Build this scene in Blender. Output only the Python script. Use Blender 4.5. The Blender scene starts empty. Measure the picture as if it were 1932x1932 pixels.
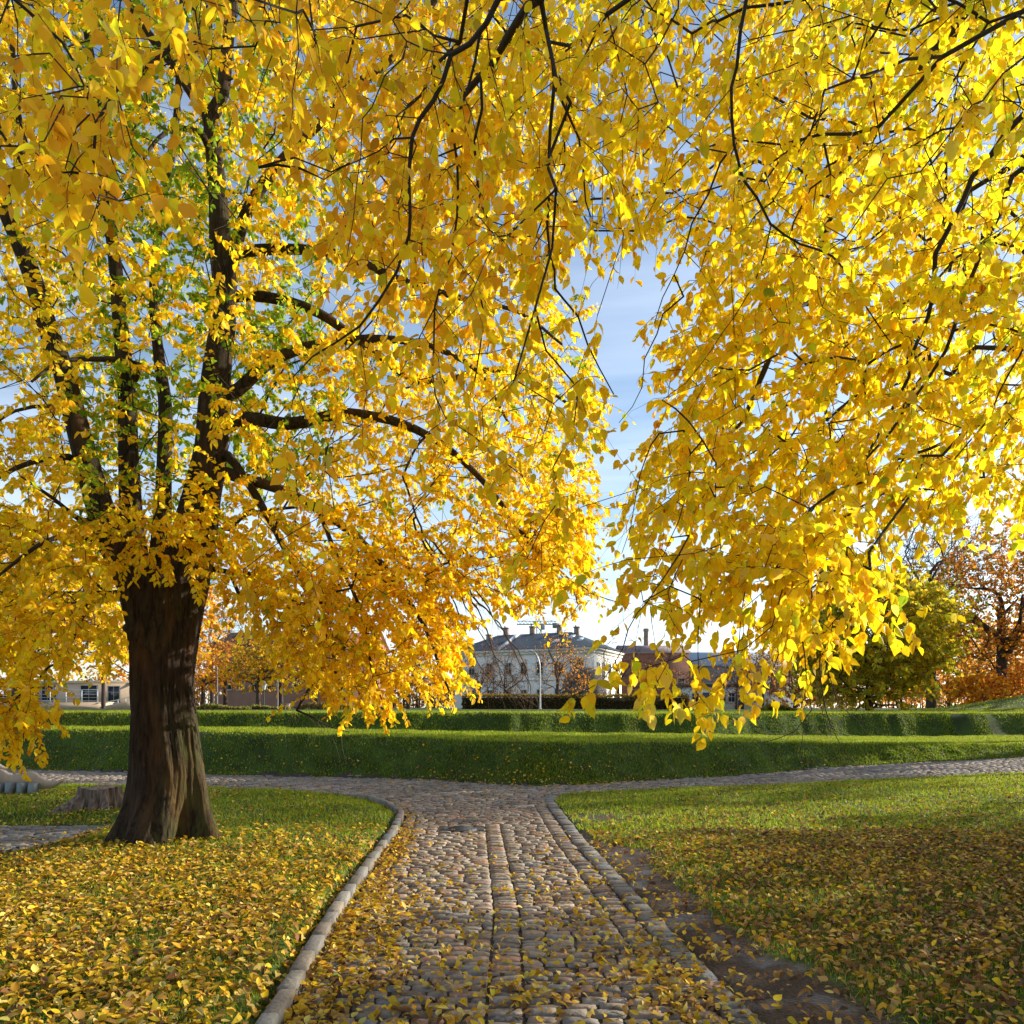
import bpy, math
import numpy as np
from math import radians, sin, cos, pi

R = np.random.RandomState(7)
S = bpy.context.scene
COL = S.collection

# ------------------------------------------------------------------ camera
cd = bpy.data.cameras.new('camera')
cam = bpy.data.objects.new('camera', cd)
COL.objects.link(cam)
cam.location = (0, 0, 1.6)
cam.rotation_euler = (radians(90), 0, 0)
cd.sensor_width = 36
cd.lens = 36 * 1450 / 1932
cd.shift_y = 369 / 1932
cd.clip_start = 0.05
cd.clip_end = 3000
S.camera = cam

# ------------------------------------------------------------------ light
SUN_EL, SUN_AZ = 18.5, 65.0          # azimuth measured from the view axis (+Y) towards the right (+X)
sd = bpy.data.lights.new('sun', 'SUN')
sd.energy = 4.9
sd.angle = radians(0.53)
sd.color = (1.0, 0.91, 0.76)
sun = bpy.data.objects.new('sun', sd)
COL.objects.link(sun)
sun.rotation_euler = (radians(90 - SUN_EL), 0, radians(180 - SUN_AZ))
SUNV = np.array([cos(radians(SUN_EL)) * sin(radians(SUN_AZ)), cos(radians(SUN_EL)) * cos(radians(SUN_AZ)), sin(radians(SUN_EL))])

W = bpy.data.worlds.new('World')
S.world = W
W.use_nodes = True
nt = W.node_tree
for n in list(nt.nodes):
    nt.nodes.remove(n)
wo = nt.nodes.new('ShaderNodeOutputWorld')
bg = nt.nodes.new('ShaderNodeBackground')
sky = nt.nodes.new('ShaderNodeTexSky')
sky.sky_type = 'NISHITA'
sky.sun_disc = False
sky.sun_elevation = radians(SUN_EL)
sky.sun_rotation = radians(SUN_AZ)
sky.air_density = 1.0
sky.dust_density = 0.6
sky.ozone_density = 1.6
tc = nt.nodes.new('ShaderNodeTexCoord')
mp = nt.nodes.new('ShaderNodeMapping')
mp.inputs['Scale'].default_value = (1.0, 1.0, 9.0)
nz = nt.nodes.new('ShaderNodeTexNoise')
nz.inputs['Scale'].default_value = 2.2
nz.inputs['Detail'].default_value = 6
cr = nt.nodes.new('ShaderNodeValToRGB')
cr.color_ramp.elements[0].position = 0.34
cr.color_ramp.elements[1].position = 0.72
sx = nt.nodes.new('ShaderNodeSeparateXYZ')
mr = nt.nodes.new('ShaderNodeMapRange')           # thin cloud banks stay low over the horizon
mr.inputs['From Min'].default_value = 0.02
mr.inputs['From Max'].default_value = 0.42
mr.inputs['To Min'].default_value = 0.9
mr.inputs['To Max'].default_value = 0.25
mm = nt.nodes.new('ShaderNodeMath')
mm.operation = 'MULTIPLY'
mix = nt.nodes.new('ShaderNodeMixRGB')
mix.inputs['Color2'].default_value = (6.6, 7.1, 7.8, 1)
L = nt.links.new
L(tc.outputs['Generated'], mp.inputs['Vector'])
L(mp.outputs['Vector'], nz.inputs['Vector'])
L(nz.outputs['Fac'], cr.inputs['Fac'])
L(tc.outputs['Generated'], sx.inputs['Vector'])
L(sx.outputs['Z'], mr.inputs['Value'])
L(cr.outputs['Color'], mm.inputs[0])
L(mr.outputs['Result'], mm.inputs[1])
L(mm.outputs['Value'], mix.inputs['Fac'])
L(sky.outputs['Color'], mix.inputs['Color1'])
L(mix.outputs['Color'], bg.inputs['Color'])
L(bg.outputs['Background'], wo.inputs['Surface'])
bg.inputs['Strength'].default_value = 0.13

S.view_settings.view_transform = 'Standard'
S.view_settings.look = 'None'
S.view_settings.exposure = 0.74
S.view_settings.gamma = 1.0
S.render.engine = 'CYCLES'
S.cycles.max_bounces = 7
S.cycles.diffuse_bounces = 4
S.cycles.transmission_bounces = 5
S.cycles.glossy_bounces = 2
S.cycles.transparent_max_bounces = 4
S.cycles.use_denoising = True
S.cycles.sample_clamp_indirect = 6

# ------------------------------------------------------------------ tools
def tag(o, label=None, cat=None, group=None, kind=None):
    if label: o['label'] = label
    if cat: o['category'] = cat
    if group: o['group'] = group
    if kind: o['kind'] = kind
    return o

def empty(name, loc=(0, 0, 0), rz=0.0):
    o = bpy.data.objects.new(name, None)
    o.empty_display_size = 0.3
    o.location = loc
    o.rotation_euler = (0, 0, rz)
    COL.objects.link(o)
    return o

class MB:
    """Collects faces with a tint per vertex and a material index per face; build() makes ONE mesh object."""
    def __init__(s):
        s.v = []; s.t = []; s.loops = []; s.sizes = []; s.mi = []; s.n = 0
    def add(s, verts, faces, tint=(1, 1, 1), mi=0):
        verts = np.asarray(verts, dtype=np.float32).reshape(-1, 3)
        tint = np.asarray(tint, dtype=np.float32)
        if tint.ndim == 1:
            tint = np.tile(tint[:3], (len(verts), 1))
        s.v.append(verts); s.t.append(tint)
        if isinstance(faces, np.ndarray):
            s.loops.append((faces + s.n).astype(np.int32).ravel())
            s.sizes.append(np.full(len(faces), faces.shape[1], dtype=np.int32))
            s.mi.append(np.full(len(faces), mi, dtype=np.int32))
        else:
            for f in faces:
                s.loops.append(np.array(f, dtype=np.int32) + s.n)
            s.sizes.append(np.array([len(f) for f in faces], dtype=np.int32))
            s.mi.append(np.full(len(faces), mi, dtype=np.int32))
        s.n += len(verts)
    def box(s, c, size, rz=0.0, tint=(1, 1, 1), mi=0, tilt=0.0):
        hx, hy, hz = size[0] / 2, size[1] / 2, size[2] / 2
        p = np.array([[-hx, -hy, -hz], [hx, -hy, -hz], [hx, hy, -hz], [-hx, hy, -hz], [-hx, -hy, hz], [hx, -hy, hz], [hx, hy, hz], [-hx, hy, hz]])
        if tilt:
            p = np.stack([p[:, 0] * cos(tilt) + p[:, 2] * sin(tilt), p[:, 1], -p[:, 0] * sin(tilt) + p[:, 2] * cos(tilt)], 1)
        q = np.stack([p[:, 0] * cos(rz) - p[:, 1] * sin(rz), p[:, 0] * sin(rz) + p[:, 1] * cos(rz), p[:, 2]], 1) + np.array(c)
        s.add(q, np.array([[0, 3, 2, 1], [4, 5, 6, 7], [0, 1, 5, 4], [1, 2, 6, 5], [2, 3, 7, 6], [3, 0, 4, 7]]), tint, mi)
    def build(s, name, mats, parent=None, smooth=False):
        me = bpy.data.meshes.new(name)
        v = np.concatenate(s.v); t = np.concatenate(s.t)
        loops = np.concatenate(s.loops); sizes = np.concatenate(s.sizes); mi = np.concatenate(s.mi)
        me.vertices.add(len(v)); me.vertices.foreach_set('co', v.ravel())
        me.loops.add(len(loops)); me.loops.foreach_set('vertex_index', loops)
        me.polygons.add(len(sizes))
        st = np.zeros(len(sizes), dtype=np.int32); st[1:] = np.cumsum(sizes)[:-1]
        me.polygons.foreach_set('loop_start', st)
        me.polygons.foreach_set('loop_total', sizes)
        me.polygons.foreach_set('material_index', mi)
        if smooth:
            me.polygons.foreach_set('use_smooth', np.ones(len(sizes), dtype=bool))
        me.update(calc_edges=True)
        a = me.attributes.new('tint', 'FLOAT_COLOR', 'POINT')
        a.data.foreach_set('color', np.concatenate([t, np.ones((len(t), 1), dtype=np.float32)], 1).astype(np.float32).ravel())
        for m in (mats if isinstance(mats, (list, tuple)) else [mats]):
            me.materials.append(m)
        o = bpy.data.objects.new(name, me)
        COL.objects.link(o)
        if parent is not None:
            o.parent = parent
        return o

def unit(a):
    a = np.asarray(a, dtype=float)
    return a / np.maximum(np.linalg.norm(a, axis=-1, keepdims=True), 1e-9)

def ray(x, y, D):
    """a point seen at (x, y) of the 1932-pixel photograph at distance D ahead"""
    x = np.asarray(x, dtype=float); y = np.asarray(y, dtype=float); D = np.asarray(D, dtype=float)
    return np.stack([(x - 966) / 1450 * D, D + 0 * x, 1.6 - (y - 1335) / 1450 * D], -1)

def wx(x, D):
    return (x - 966) / 1450 * D
def wz(y, D):
    return 1.6 - (y - 1335) / 1450 * D

def vnoise(x, y, seed=0):
    """smooth value noise, roughly -1..1"""
    xi = np.floor(x).astype(np.int64); yi = np.floor(y).astype(np.int64)
    xf = x - xi; yf = y - yi
    def h(a, b):
        n = (a * 374761393 + b * 668265263 + seed * 974634777) & 0x7fffffff
        n = ((n ^ (n >> 13)) * 1274126177) & 0x7fffffff
        return ((n ^ (n >> 16)) & 0xffff) / 32767.5 - 1
    u = xf * xf * (3 - 2 * xf); w = yf * yf * (3 - 2 * yf)
    return (h(xi, yi) * (1 - u) + h(xi + 1, yi) * u) * (1 - w) + (h(xi, yi + 1) * (1 - u) + h(xi + 1, yi + 1) * u) * w

def fbm(x, y, seed=0, o=3):
    s = 0; a = 1
    for k in range(o):
        s = s + a * vnoise(x * 2 ** k, y * 2 ** k, seed + k * 17); a *= .5
    return s / 1.75

def smooth(a, b, x):
    t = np.clip((x - a) / (b - a), 0, 1)
    return t * t * (3 - 2 * t)

def inpoly(px, py, poly):
    poly = np.array(poly, dtype=float); r = np.zeros(len(px), dtype=bool)
    j = len(poly) - 1
    for i in range(len(poly)):
        xi, yi = poly[i]; xj, yj = poly[j]
        c = ((yi > py) != (yj > py)) & (px < (xj - xi) * (py - yi) / (yj - yi + 1e-12) + xi)
        r ^= c; j = i
    return r

# ------------------------------------------------------------------ materials
def node_mat(name):
    m = bpy.data.materials.new(name); m.use_nodes = True
    nt = m.node_tree
    b = nt.nodes['Principled BSDF']; o = nt.nodes['Material Output']
    return m, nt, b, o

def mat(name, col, rough=.7, noise=.15, scale=6.0, bump=0.0, metal=0.0, tint=False, spec=.4, stretch=(1, 1, 1), detail=5, coords='Object'):
    m, nt, b, o = node_mat(name)
    L = nt.links.new
    b.inputs['Roughness'].default_value = rough
    b.inputs['Metallic'].default_value = metal
    b.inputs['Specular IOR Level'].default_value = spec
    tc = nt.nodes.new('ShaderNodeTexCoord'); mp = nt.nodes.new('ShaderNodeMapping'); mp.inputs['Scale'].default_value = stretch
    nz = nt.nodes.new('ShaderNodeTexNoise'); nz.inputs['Scale'].default_value = scale; nz.inputs['Detail'].default_value = detail
    L(tc.outputs[coords], mp.inputs['Vector']); L(mp.outputs['Vector'], nz.inputs['Vector'])
    mr = nt.nodes.new('ShaderNodeMapRange')
    mr.inputs['From Min'].default_value = .3; mr.inputs['From Max'].default_value = .7
    mr.inputs['To Min'].default_value = 1 - noise; mr.inputs['To Max'].default_value = 1 + noise
    L(nz.outputs['Fac'], mr.inputs['Value'])
    mx = nt.nodes.new('ShaderNodeVectorMath'); mx.operation = 'SCALE'
    if tint:
        at = nt.nodes.new('ShaderNodeAttribute'); at.attribute_name = 'tint'
        L(at.outputs['Color'], mx.inputs[0])
    else:
        mx.inputs[0].default_value = col
    L(mr.outputs['Result'], mx.inputs['Scale'])
    L(mx.outputs['Vector'], b.inputs['Base Color'])
    if bump:
        bp = nt.nodes.new('ShaderNodeBump'); bp.inputs['Strength'].default_value = bump; bp.inputs['Distance'].default_value = .02
        L(nz.outputs['Fac'], bp.inputs['Height']); L(bp.outputs['Normal'], b.inputs['Normal'])
    return m

def leaf_mat(name, trans=.5, gain=1.25, rough=.5, spots=22):
    m, nt, b, o = node_mat(name)
    L = nt.links.new
    at = nt.nodes.new('ShaderNodeAttribute'); at.attribute_name = 'tint'
    b.inputs['Roughness'].default_value = rough
    b.inputs['Specular IOR Level'].default_value = .14
    L(at.outputs['Color'], b.inputs['Base Color'])
    tc = nt.nodes.new('ShaderNodeTexCoord')
    nz = nt.nodes.new('ShaderNodeTexNoise'); nz.inputs['Scale'].default_value = spots; nz.inputs['Detail'].default_value = 4
    L(tc.outputs['Object'], nz.inputs['Vector'])
    rp = nt.nodes.new('ShaderNodeMapRange'); rp.inputs['From Min'].default_value = .60; rp.inputs['From Max'].default_value = .70; rp.inputs['To Max'].default_value = .7
    L(nz.outputs['Fac'], rp.inputs['Value'])
    bm = nt.nodes.new('ShaderNodeMixRGB'); bm.blend_type = 'MULTIPLY'; bm.inputs['Color2'].default_value = (.62, .42, .35, 1)
    L(rp.outputs['Result'], bm.inputs['Fac']); L(at.outputs['Color'], bm.inputs['Color1']); at = bm
    L(at.outputs['Color'], b.inputs['Base Color'])
    tr = nt.nodes.new('ShaderNodeBsdfTranslucent')
    sc = nt.nodes.new('ShaderNodeVectorMath'); sc.operation = 'MULTIPLY'
    sc.inputs[1].default_value = (gain, gain, gain * .7)
    L(at.outputs['Color'], sc.inputs[0]); L(sc.outputs['Vector'], tr.inputs['Color'])
    mx = nt.nodes.new('ShaderNodeMixShader'); mx.inputs['Fac'].default_value = trans
    L(b.outputs['BSDF'], mx.inputs[1]); L(tr.outputs['BSDF'], mx.inputs[2]); L(mx.outputs['Shader'], o.inputs['Surface'])
    return m

M_LEAF = leaf_mat('leaf', .58, 1.4)
M_LITTER = leaf_mat('fallen_leaf', .25, 1.0, .6)
M_GRASS = leaf_mat('grass_blade', .4, 1.3, .55)
M_BARK = mat('bark', (.055, .04, .03), .92, .45, 14, 1.0, stretch=(1, 1, .12), detail=8)
M_TWIG = mat('twig_bark', (.035, .024, .018), .9, .25, 20)
M_TWIGP = mat('pale_twig', (.20, .14, .11), .9, .25, 20)
M_FAR = mat('far_bark', (.075, .052, .042), .95, .3, 3)
M_STONE = mat('cobblestone', (1, 1, 1), .72, .25, 30, .5, tint=True, spec=.3)
M_KERB = mat('kerb_granite', (1, 1, 1), .75, .2, 40, .4, tint=True)
M_SOIL = mat('joint_soil', (.045, .036, .024), .95, .4, 18, .6)

# trunk bark: vertical furrows, moss on the sunny flank and rusty streaks (real growth on the bark)
def bark_material():
    m, nt, b, o = node_mat('trunk_bark')
    L = nt.links.new
    tc = nt.nodes.new('ShaderNodeTexCoord')
    mp = nt.nodes.new('ShaderNodeMapping'); mp.inputs['Scale'].default_value = (1, 1, .16)
    L(tc.outputs['Object'], mp.inputs['Vector'])
    n1 = nt.nodes.new('ShaderNodeTexNoise'); n1.inputs['Scale'].default_value = 20; n1.inputs['Detail'].default_value = 12; n1.inputs['Roughness'].default_value = .72; n1.inputs['Distortion'].default_value = .6
    L(mp.outputs['Vector'], n1.inputs['Vector'])
    r1 = nt.nodes.new('ShaderNodeValToRGB')
    r1.color_ramp.elements[0].position = .38; r1.color_ramp.elements[0].color = (.016, .011, .008, 1)
    r1.color_ramp.elements[1].position = .66; r1.color_ramp.elements[1].color = (.085, .055, .038, 1)
    L(n1.outputs['Fac'], r1.inputs['Fac'])
    mp2 = nt.nodes.new('ShaderNodeMapping'); mp2.inputs['Scale'].default_value = (1, 1, .22)
    L(tc.outputs['Object'], mp2.inputs['Vector'])
    n2 = nt.nodes.new('ShaderNodeTexNoise'); n2.inputs['Scale'].default_value = 4.0; n2.inputs['Detail'].default_value = 6
    L(mp2.outputs['Vector'], n2.inputs['Vector'])
    r2 = nt.nodes.new('ShaderNodeValToRGB')
    r2.color_ramp.elements[0].position = .52; r2.color_ramp.elements[0].color = (0, 0, 0, 1)
    r2.color_ramp.elements[1].position = .66; r2.color_ramp.elements[1].color = (1, 1, 1, 1)
    L(n2.outputs['Fac'], r2.inputs['Fac'])
    mxa = nt.nodes.new('ShaderNodeMixRGB'); mxa.inputs['Color2'].default_value = (.16, .075, .03, 1)
    f = nt.nodes.new('ShaderNodeMath'); f.operation = 'MULTIPLY'; f.inputs[1].default_value = .55
    L(r2.outputs['Color'], f.inputs[0]); L(f.outputs[0], mxa.inputs['Fac']); L(r1.outputs['Color'], mxa.inputs['Color1'])
    n3 = nt.nodes.new('ShaderNodeTexNoise'); n3.inputs['Scale'].default_value = 2.1; n3.inputs['Detail'].default_value = 7
    L(tc.outputs['Object'], n3.inputs['Vector'])
    r3 = nt.nodes.new('ShaderNodeValToRGB')
    r3.color_ramp.elements[0].position = .5; r3.color_ramp.elements[0].color = (0, 0, 0, 1)
    r3.color_ramp.elements[1].position = .62; r3.color_ramp.elements[1].color = (1, 1, 1, 1)
    L(n3.outputs['Fac'], r3.inputs['Fac'])
    at = nt.nodes.new('ShaderNodeAttribute'); at.attribute_name = 'tint'      # red channel: where moss grows
    sp = nt.nodes.new('ShaderNodeSeparateColor'); L(at.outputs['Color'], sp.inputs['Color'])
    f2 = nt.nodes.new('ShaderNodeMath'); f2.operation = 'MULTIPLY_ADD'
    L(r3.outputs['Color'], f2.inputs[0]); f2.inputs[1].default_value = .22
    f3 = nt.nodes.new('ShaderNodeMath'); f3.operation = 'MULTIPLY'; f3.inputs[1].default_value = .55
    L(sp.outputs['Red'], f3.inputs[0]); L(f3.outputs[0], f2.inputs[2])
    f4 = nt.nodes.new('ShaderNodeMath'); f4.operation = 'MULTIPLY'; f4.use_clamp = True
    L(f2.outputs[0], f4.inputs[0])
    r4 = nt.nodes.new('ShaderNodeMapRange'); r4.inputs['From Min'].default_value = .42; r4.inputs['From Max'].default_value = .58
    L(n1.outputs['Fac'], r4.inputs['Value']); L(r4.outputs['Result'], f4.inputs[1])
    mxb = nt.nodes.new('ShaderNodeMixRGB'); mxb.inputs['Color2'].default_value = (.075, .095, .018, 1)
    L(f4.outputs[0], mxb.inputs['Fac']); L(mxa.outputs['Color'], mxb.inputs['Color1'])
    L(mxb.outputs['Color'], b.inputs['Base Color'])
    b.inputs['Roughness'].default_value = .9; b.inputs['Specular IOR Level'].default_value = .2
    bp = nt.nodes.new('ShaderNodeBump'); bp.inputs['Strength'].default_value = 1.0; bp.inputs['Distance'].default_value = .06
    L(n1.outputs['Fac'], bp.inputs['Height']); L(bp.outputs['Normal'], b.inputs['Normal'])
    return m
M_TRUNK = bark_material()

# ------------------------------------------------------------------ ground shape
def tab(pts):
    a = np.array(pts, dtype=float)
    return lambda x: np.interp(x, a[:, 0], a[:, 1])
main_L = tab([(-8, -.8), (0, -.98), (3.9, -1.16), (4.9, -1.24), (5.9, -1.31), (7.05, -1.36), (8.1, -1.40), (9.8, -1.46), (11.3, -1.58), (12.3, -1.92), (13.2, -2.35), (14.0, -3.0), (14.6, -3.9), (15.2, -5.5)])
main_R = tab([(-8, 1.6), (0, 1.45), (3.9, 1.27), (5.1, 1.17), (8.1, .98), (9.1, .9), (11.9, .77), (13.3, .72), (14.2, .98), (14.6, 1.5), (15.2, 2.9)])
near_e = tab([(-60, 27), (-30, 20.5), (-16, 17.2), (-10.8, 16.2), (-6, 15.5), (-3.9, 14.6), (-3, 14.0), (-2.35, 13.2), (-1.7, 12), (.6, 12), (.72, 13.3), (.98, 14.2), (1.5, 14.6), (2.9, 15.2), (5.9, 16), (11.4, 17.4), (30, 21), (60, 25)])
foot1 = tab([(-60, 32), (-30, 25), (-13.4, 20.2), (-7.1, 18.4), (-3.2, 17.6), (-1.2, 16.7), (-.2, 16.1), (.66, 15.8), (1.6, 16.1), (2.6, 16.7), (4.7, 17.8), (8.8, 20), (14.2, 21.6), (30, 26), (60, 33)])
H1 = tab([(-60, 1.0), (-14, 1.0), (-7, .97), (-1, .86), (4.7, .76), (8.8, .62), (14, .5), (30, .5)])
foot2 = tab([(-60, 27), (-30, 26), (-12, 23.6), (0, 23.0), (6, 24.5), (12.7, 28.0), (30, 32), (60, 38)])
H2 = tab([(-60, 1.44), (0, 1.42), (12, 1.38), (30, 1.36)])
RISE = tab([(-60, 0), (5, 0), (14, .2), (30, .45), (60, .6)])

def path_in(X, Y):
    a = (Y < 14.6) & (X > main_L(Y)) & (X < main_R(Y))
    b = (Y > near_e(X)) & (Y < foot1(X))
    return a | b

def hollow_in(X, Y):
    return (X < -5.55 - .16 * (Y - 9.9) ** 2) & (Y > 8.75 + (X + 6) * .12) & (Y < 11.2)

def gz(X, Y):
    X = np.asarray(X, dtype=float); Y = np.asarray(Y, dtype=float)
    rise = RISE(X) * smooth(12, 19, Y)
    f1 = foot1(X); f2 = foot2(X); h1 = np.maximum(H1(X), rise + .12); h2 = H2(X)
    wob = .10 * vnoise(X * .9, Y * .2, 5) + .05 * vnoise(X * 3.1, Y * .3, 9)
    t1 = np.clip((Y - f1 + wob * 1.6) / 1.08, 0, 1)
    t2 = np.clip((Y - f2 + wob * 1.6) / .72, 0, 1)
    e = lambda t: .45 * t + .55 * t * t * (3 - 2 * t)
    f1w = np.where(Y < f1, 0, 1)
    z = rise + (h1 - rise) * e(t1) + (np.minimum(.03 * (Y - f1 - 1.05), .08)) * (Y > f1 + 1.05) * 0
    z = z + (h2 - h1) * e(t2)
    z = z + .05 * smooth(30, 60, Y)
    z = z + 1.0 * np.exp(-(((X - 27) / 4.5) ** 2 + ((Y - 37) / 4.0) ** 2)) * smooth(31, 34, Y)
    # raised left lawn behind the kerb
    left = smooth(-6.2, -4.6, X) * smooth(0.0, .10, main_L(Y) - .10 - X) * (1 - smooth(near_e(X) - 1.6, near_e(X) - .1, Y))
    z = z + .085 * left * (Y < 15.5)
    # shallow hollow with a small paved patch beside the stump
    hx = smooth(.5, -.5, X + 5.3); hy = smooth(8.0, 8.8, Y) * (1 - smooth(11.2, 11.9, Y))
    z = z - .11 * hx * hy
    z = z + .02 * smooth(-5.0, -6.2, X) * smooth(11.6, 12.4, Y) * (1 - smooth(13.8, 15.2, Y))
    # small undulation of lawn
    lawn = ~path_in(X, Y)
    z = z + np.where(lawn & ~hollow_in(X, Y), .018 * fbm(X * 1.1, Y * 1.1, 3), 0)
    z = z + np.where((Y > f1 + .2), .035 * fbm(X * 2.3, Y * 2.3, 21), 0) * (Y < 40)
    return z

def dirt(X, Y):
    r = main_R(Y)
    w = .44 + .22 * vnoise(Y * 1.3, Y * 0, 4) + .10 * vnoise(X * 5, Y * 5, 6)
    w = w * (1 - smooth(8.3, 9.6, Y))
    d = 1 - smooth(.75, 1.1, (X - r - .1) / np.maximum(w, .01))
    d = d * (X > r) * (Y < 10)
    # leafy strip directly along the edging and worn bits farther up
    d2 = (1 - smooth(.1, .32, np.hypot((X - 1.35) / 1.6, (Y - 11.3) / 1.4) * .35 + .12 * fbm(X * 3, Y * 3, 8) + .1)) * (X > r)
    bank = np.exp(-((X + 8.0 + (Y - 19.6) * -.9) / .28) ** 2) * smooth(18.6, 19.0, Y) * (1 - smooth(19.9, 20.2, Y))
    return np.clip(np.maximum(np.maximum(d, d2 * .8), bank), 0, 1)

def axis(parts):
    out = []
    for a, b, s in parts:
        out.append(np.arange(a, b, s))
    return np.unique(np.concatenate(out + [np.array([parts[-1][1]])]).round(4))
gx = axis([(-400, -100, 50), (-100, -40, 6), (-40, -16, 1.0), (-16, -5, .22), (-5, 5, .075), (5, 16, .22), (16, 40, .8), (40, 100, 6), (100, 400, 50)])
gy = axis([(-60, -6, 4), (-6, 3, .5), (3, 15, .11), (15, 32, .10), (32, 45, .8), (45, 120, 8), (120, 700, 60)])
GX, GY = np.meshgrid(gx, gy)
GZ = gz(GX, GY)
pin = path_in(GX, GY) | hollow_in(GX, GY)
GZ = np.where(pin, GZ - .05, GZ)
dd = dirt(GX, GY)
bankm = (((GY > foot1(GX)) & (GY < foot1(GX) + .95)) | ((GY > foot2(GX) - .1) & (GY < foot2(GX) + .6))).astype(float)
nxg, nyg = len(gx), len(gy)
idx = np.arange(nxg * nyg).reshape(nyg, nxg)
gf = np.stack([idx[:-1, :-1], idx[:-1, 1:], idx[1:, 1:], idx[1:, :-1]], -1).reshape(-1, 4)

def ground_material():
    m, nt, b, o = node_mat('lawn')
    L = nt.links.new
    tc = nt.nodes.new('ShaderNodeTexCoord')
    at = nt.nodes.new('ShaderNodeAttribute'); at.attribute_name = 'tint'
    sp = nt.nodes.new('ShaderNodeSeparateColor'); L(at.outputs['Color'], sp.inputs['Color'])
    n1 = nt.nodes.new('ShaderNodeTexNoise'); n1.inputs['Scale'].default_value = 1.4; n1.inputs['Detail'].default_value = 9; n1.inputs['Roughness'].default_value = .62
    L(tc.outputs['Object'], n1.inputs['Vector'])
    r1 = nt.nodes.new('ShaderNodeValToRGB')
    e = r1.color_ramp.elements
    e[0].position = .34; e[0].color = (.028, .045, .008, 1)
    e[1].position = .68; e[1].color = (.085, .14, .018, 1)
    L(n1.outputs['Fac'], r1.inputs['Fac'])
    n2 = nt.nodes.new('ShaderNodeTexNoise'); n2.inputs['Scale'].default_value = 45; n2.inputs['Detail'].default_value = 5
    L(tc.outputs['Object'], n2.inputs['Vector'])
    r2 = nt.nodes.new('ShaderNodeMapRange'); r2.inputs['From Min'].default_value = .3; r2.inputs['From Max'].default_value = .7; r2.inputs['To Min'].default_value = .5; r2.inputs['To Max'].default_value = 1.5
    L(n2.outputs['Fac'], r2.inputs['Value'])
    v = nt.nodes.new('ShaderNodeVectorMath'); v.operation = 'SCALE'
    L(r1.outputs['Color'], v.inputs[0]); L(r2.outputs['Result'], v.inputs['Scale'])
    v2 = nt.nodes.new('ShaderNodeVectorMath'); v2.operation = 'SCALE'; v2.inputs[0].default_value = (.075, .052, .036)
    L(r2.outputs['Result'], v2.inputs['Scale'])
    mx = nt.nodes.new('ShaderNodeMixRGB')
    face_shade = nt.nodes.new('ShaderNodeMixRGB'); face_shade.blend_type = 'MULTIPLY'; face_shade.inputs['Color2'].default_value = (.78, .80, .82, 1)   # longer grass on the steep faces, darkened to paint in their shade
    L(sp.outputs['Green'], face_shade.inputs['Fac']); L(v.outputs['Vector'], face_shade.inputs['Color1'])
    L(sp.outputs['Red'], mx.inputs['Fac']); L(face_shade.outputs['Color'], mx.inputs['Color1']); L(v2.outputs['Vector'], mx.inputs['Color2'])
    L(mx.outputs['Color'], b.inputs['Base Color'])
    # bare soil is damp in places
    n3 = nt.nodes.new('ShaderNodeTexNoise'); n3.inputs['Scale'].default_value = 3.0
    L(tc.outputs['Object'], n3.inputs['Vector'])
    r3 = nt.nodes.new('ShaderNodeMapRange'); r3.inputs['From Min'].default_value = .5; r3.inputs['From Max'].default_value = .62; r3.inputs['To Min'].default_value = .9; r3.inputs['To Max'].default_value = .35
    L(n3.outputs['Fac'], r3.inputs['Value'])
    mxr = nt.nodes.new('ShaderNodeMixRGB'); mxr.inputs['Color1'].default_value = (.95, .95, .95, 1)
    L(sp.outputs['Red'], mxr.inputs['Fac']); L(r3.outputs['Result'], mxr.inputs['Color2']); L(mxr.outputs['Color'], b.inputs['Roughness'])
    b.inputs['Specular IOR Level'].default_value = .25
    bp = nt.nodes.new('ShaderNodeBump'); bp.inputs['Strength'].default_value = .8; bp.inputs['Distance'].default_value = .02
    L(n2.outputs['Fac'], bp.inputs['Height']); L(bp.outputs['Normal'], b.inputs['Normal'])
    return m
g = MB()
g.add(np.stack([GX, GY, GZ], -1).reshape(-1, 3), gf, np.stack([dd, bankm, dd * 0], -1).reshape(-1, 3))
tag(g.build('ground', ground_material(), smooth=True), kind='structure')

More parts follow.
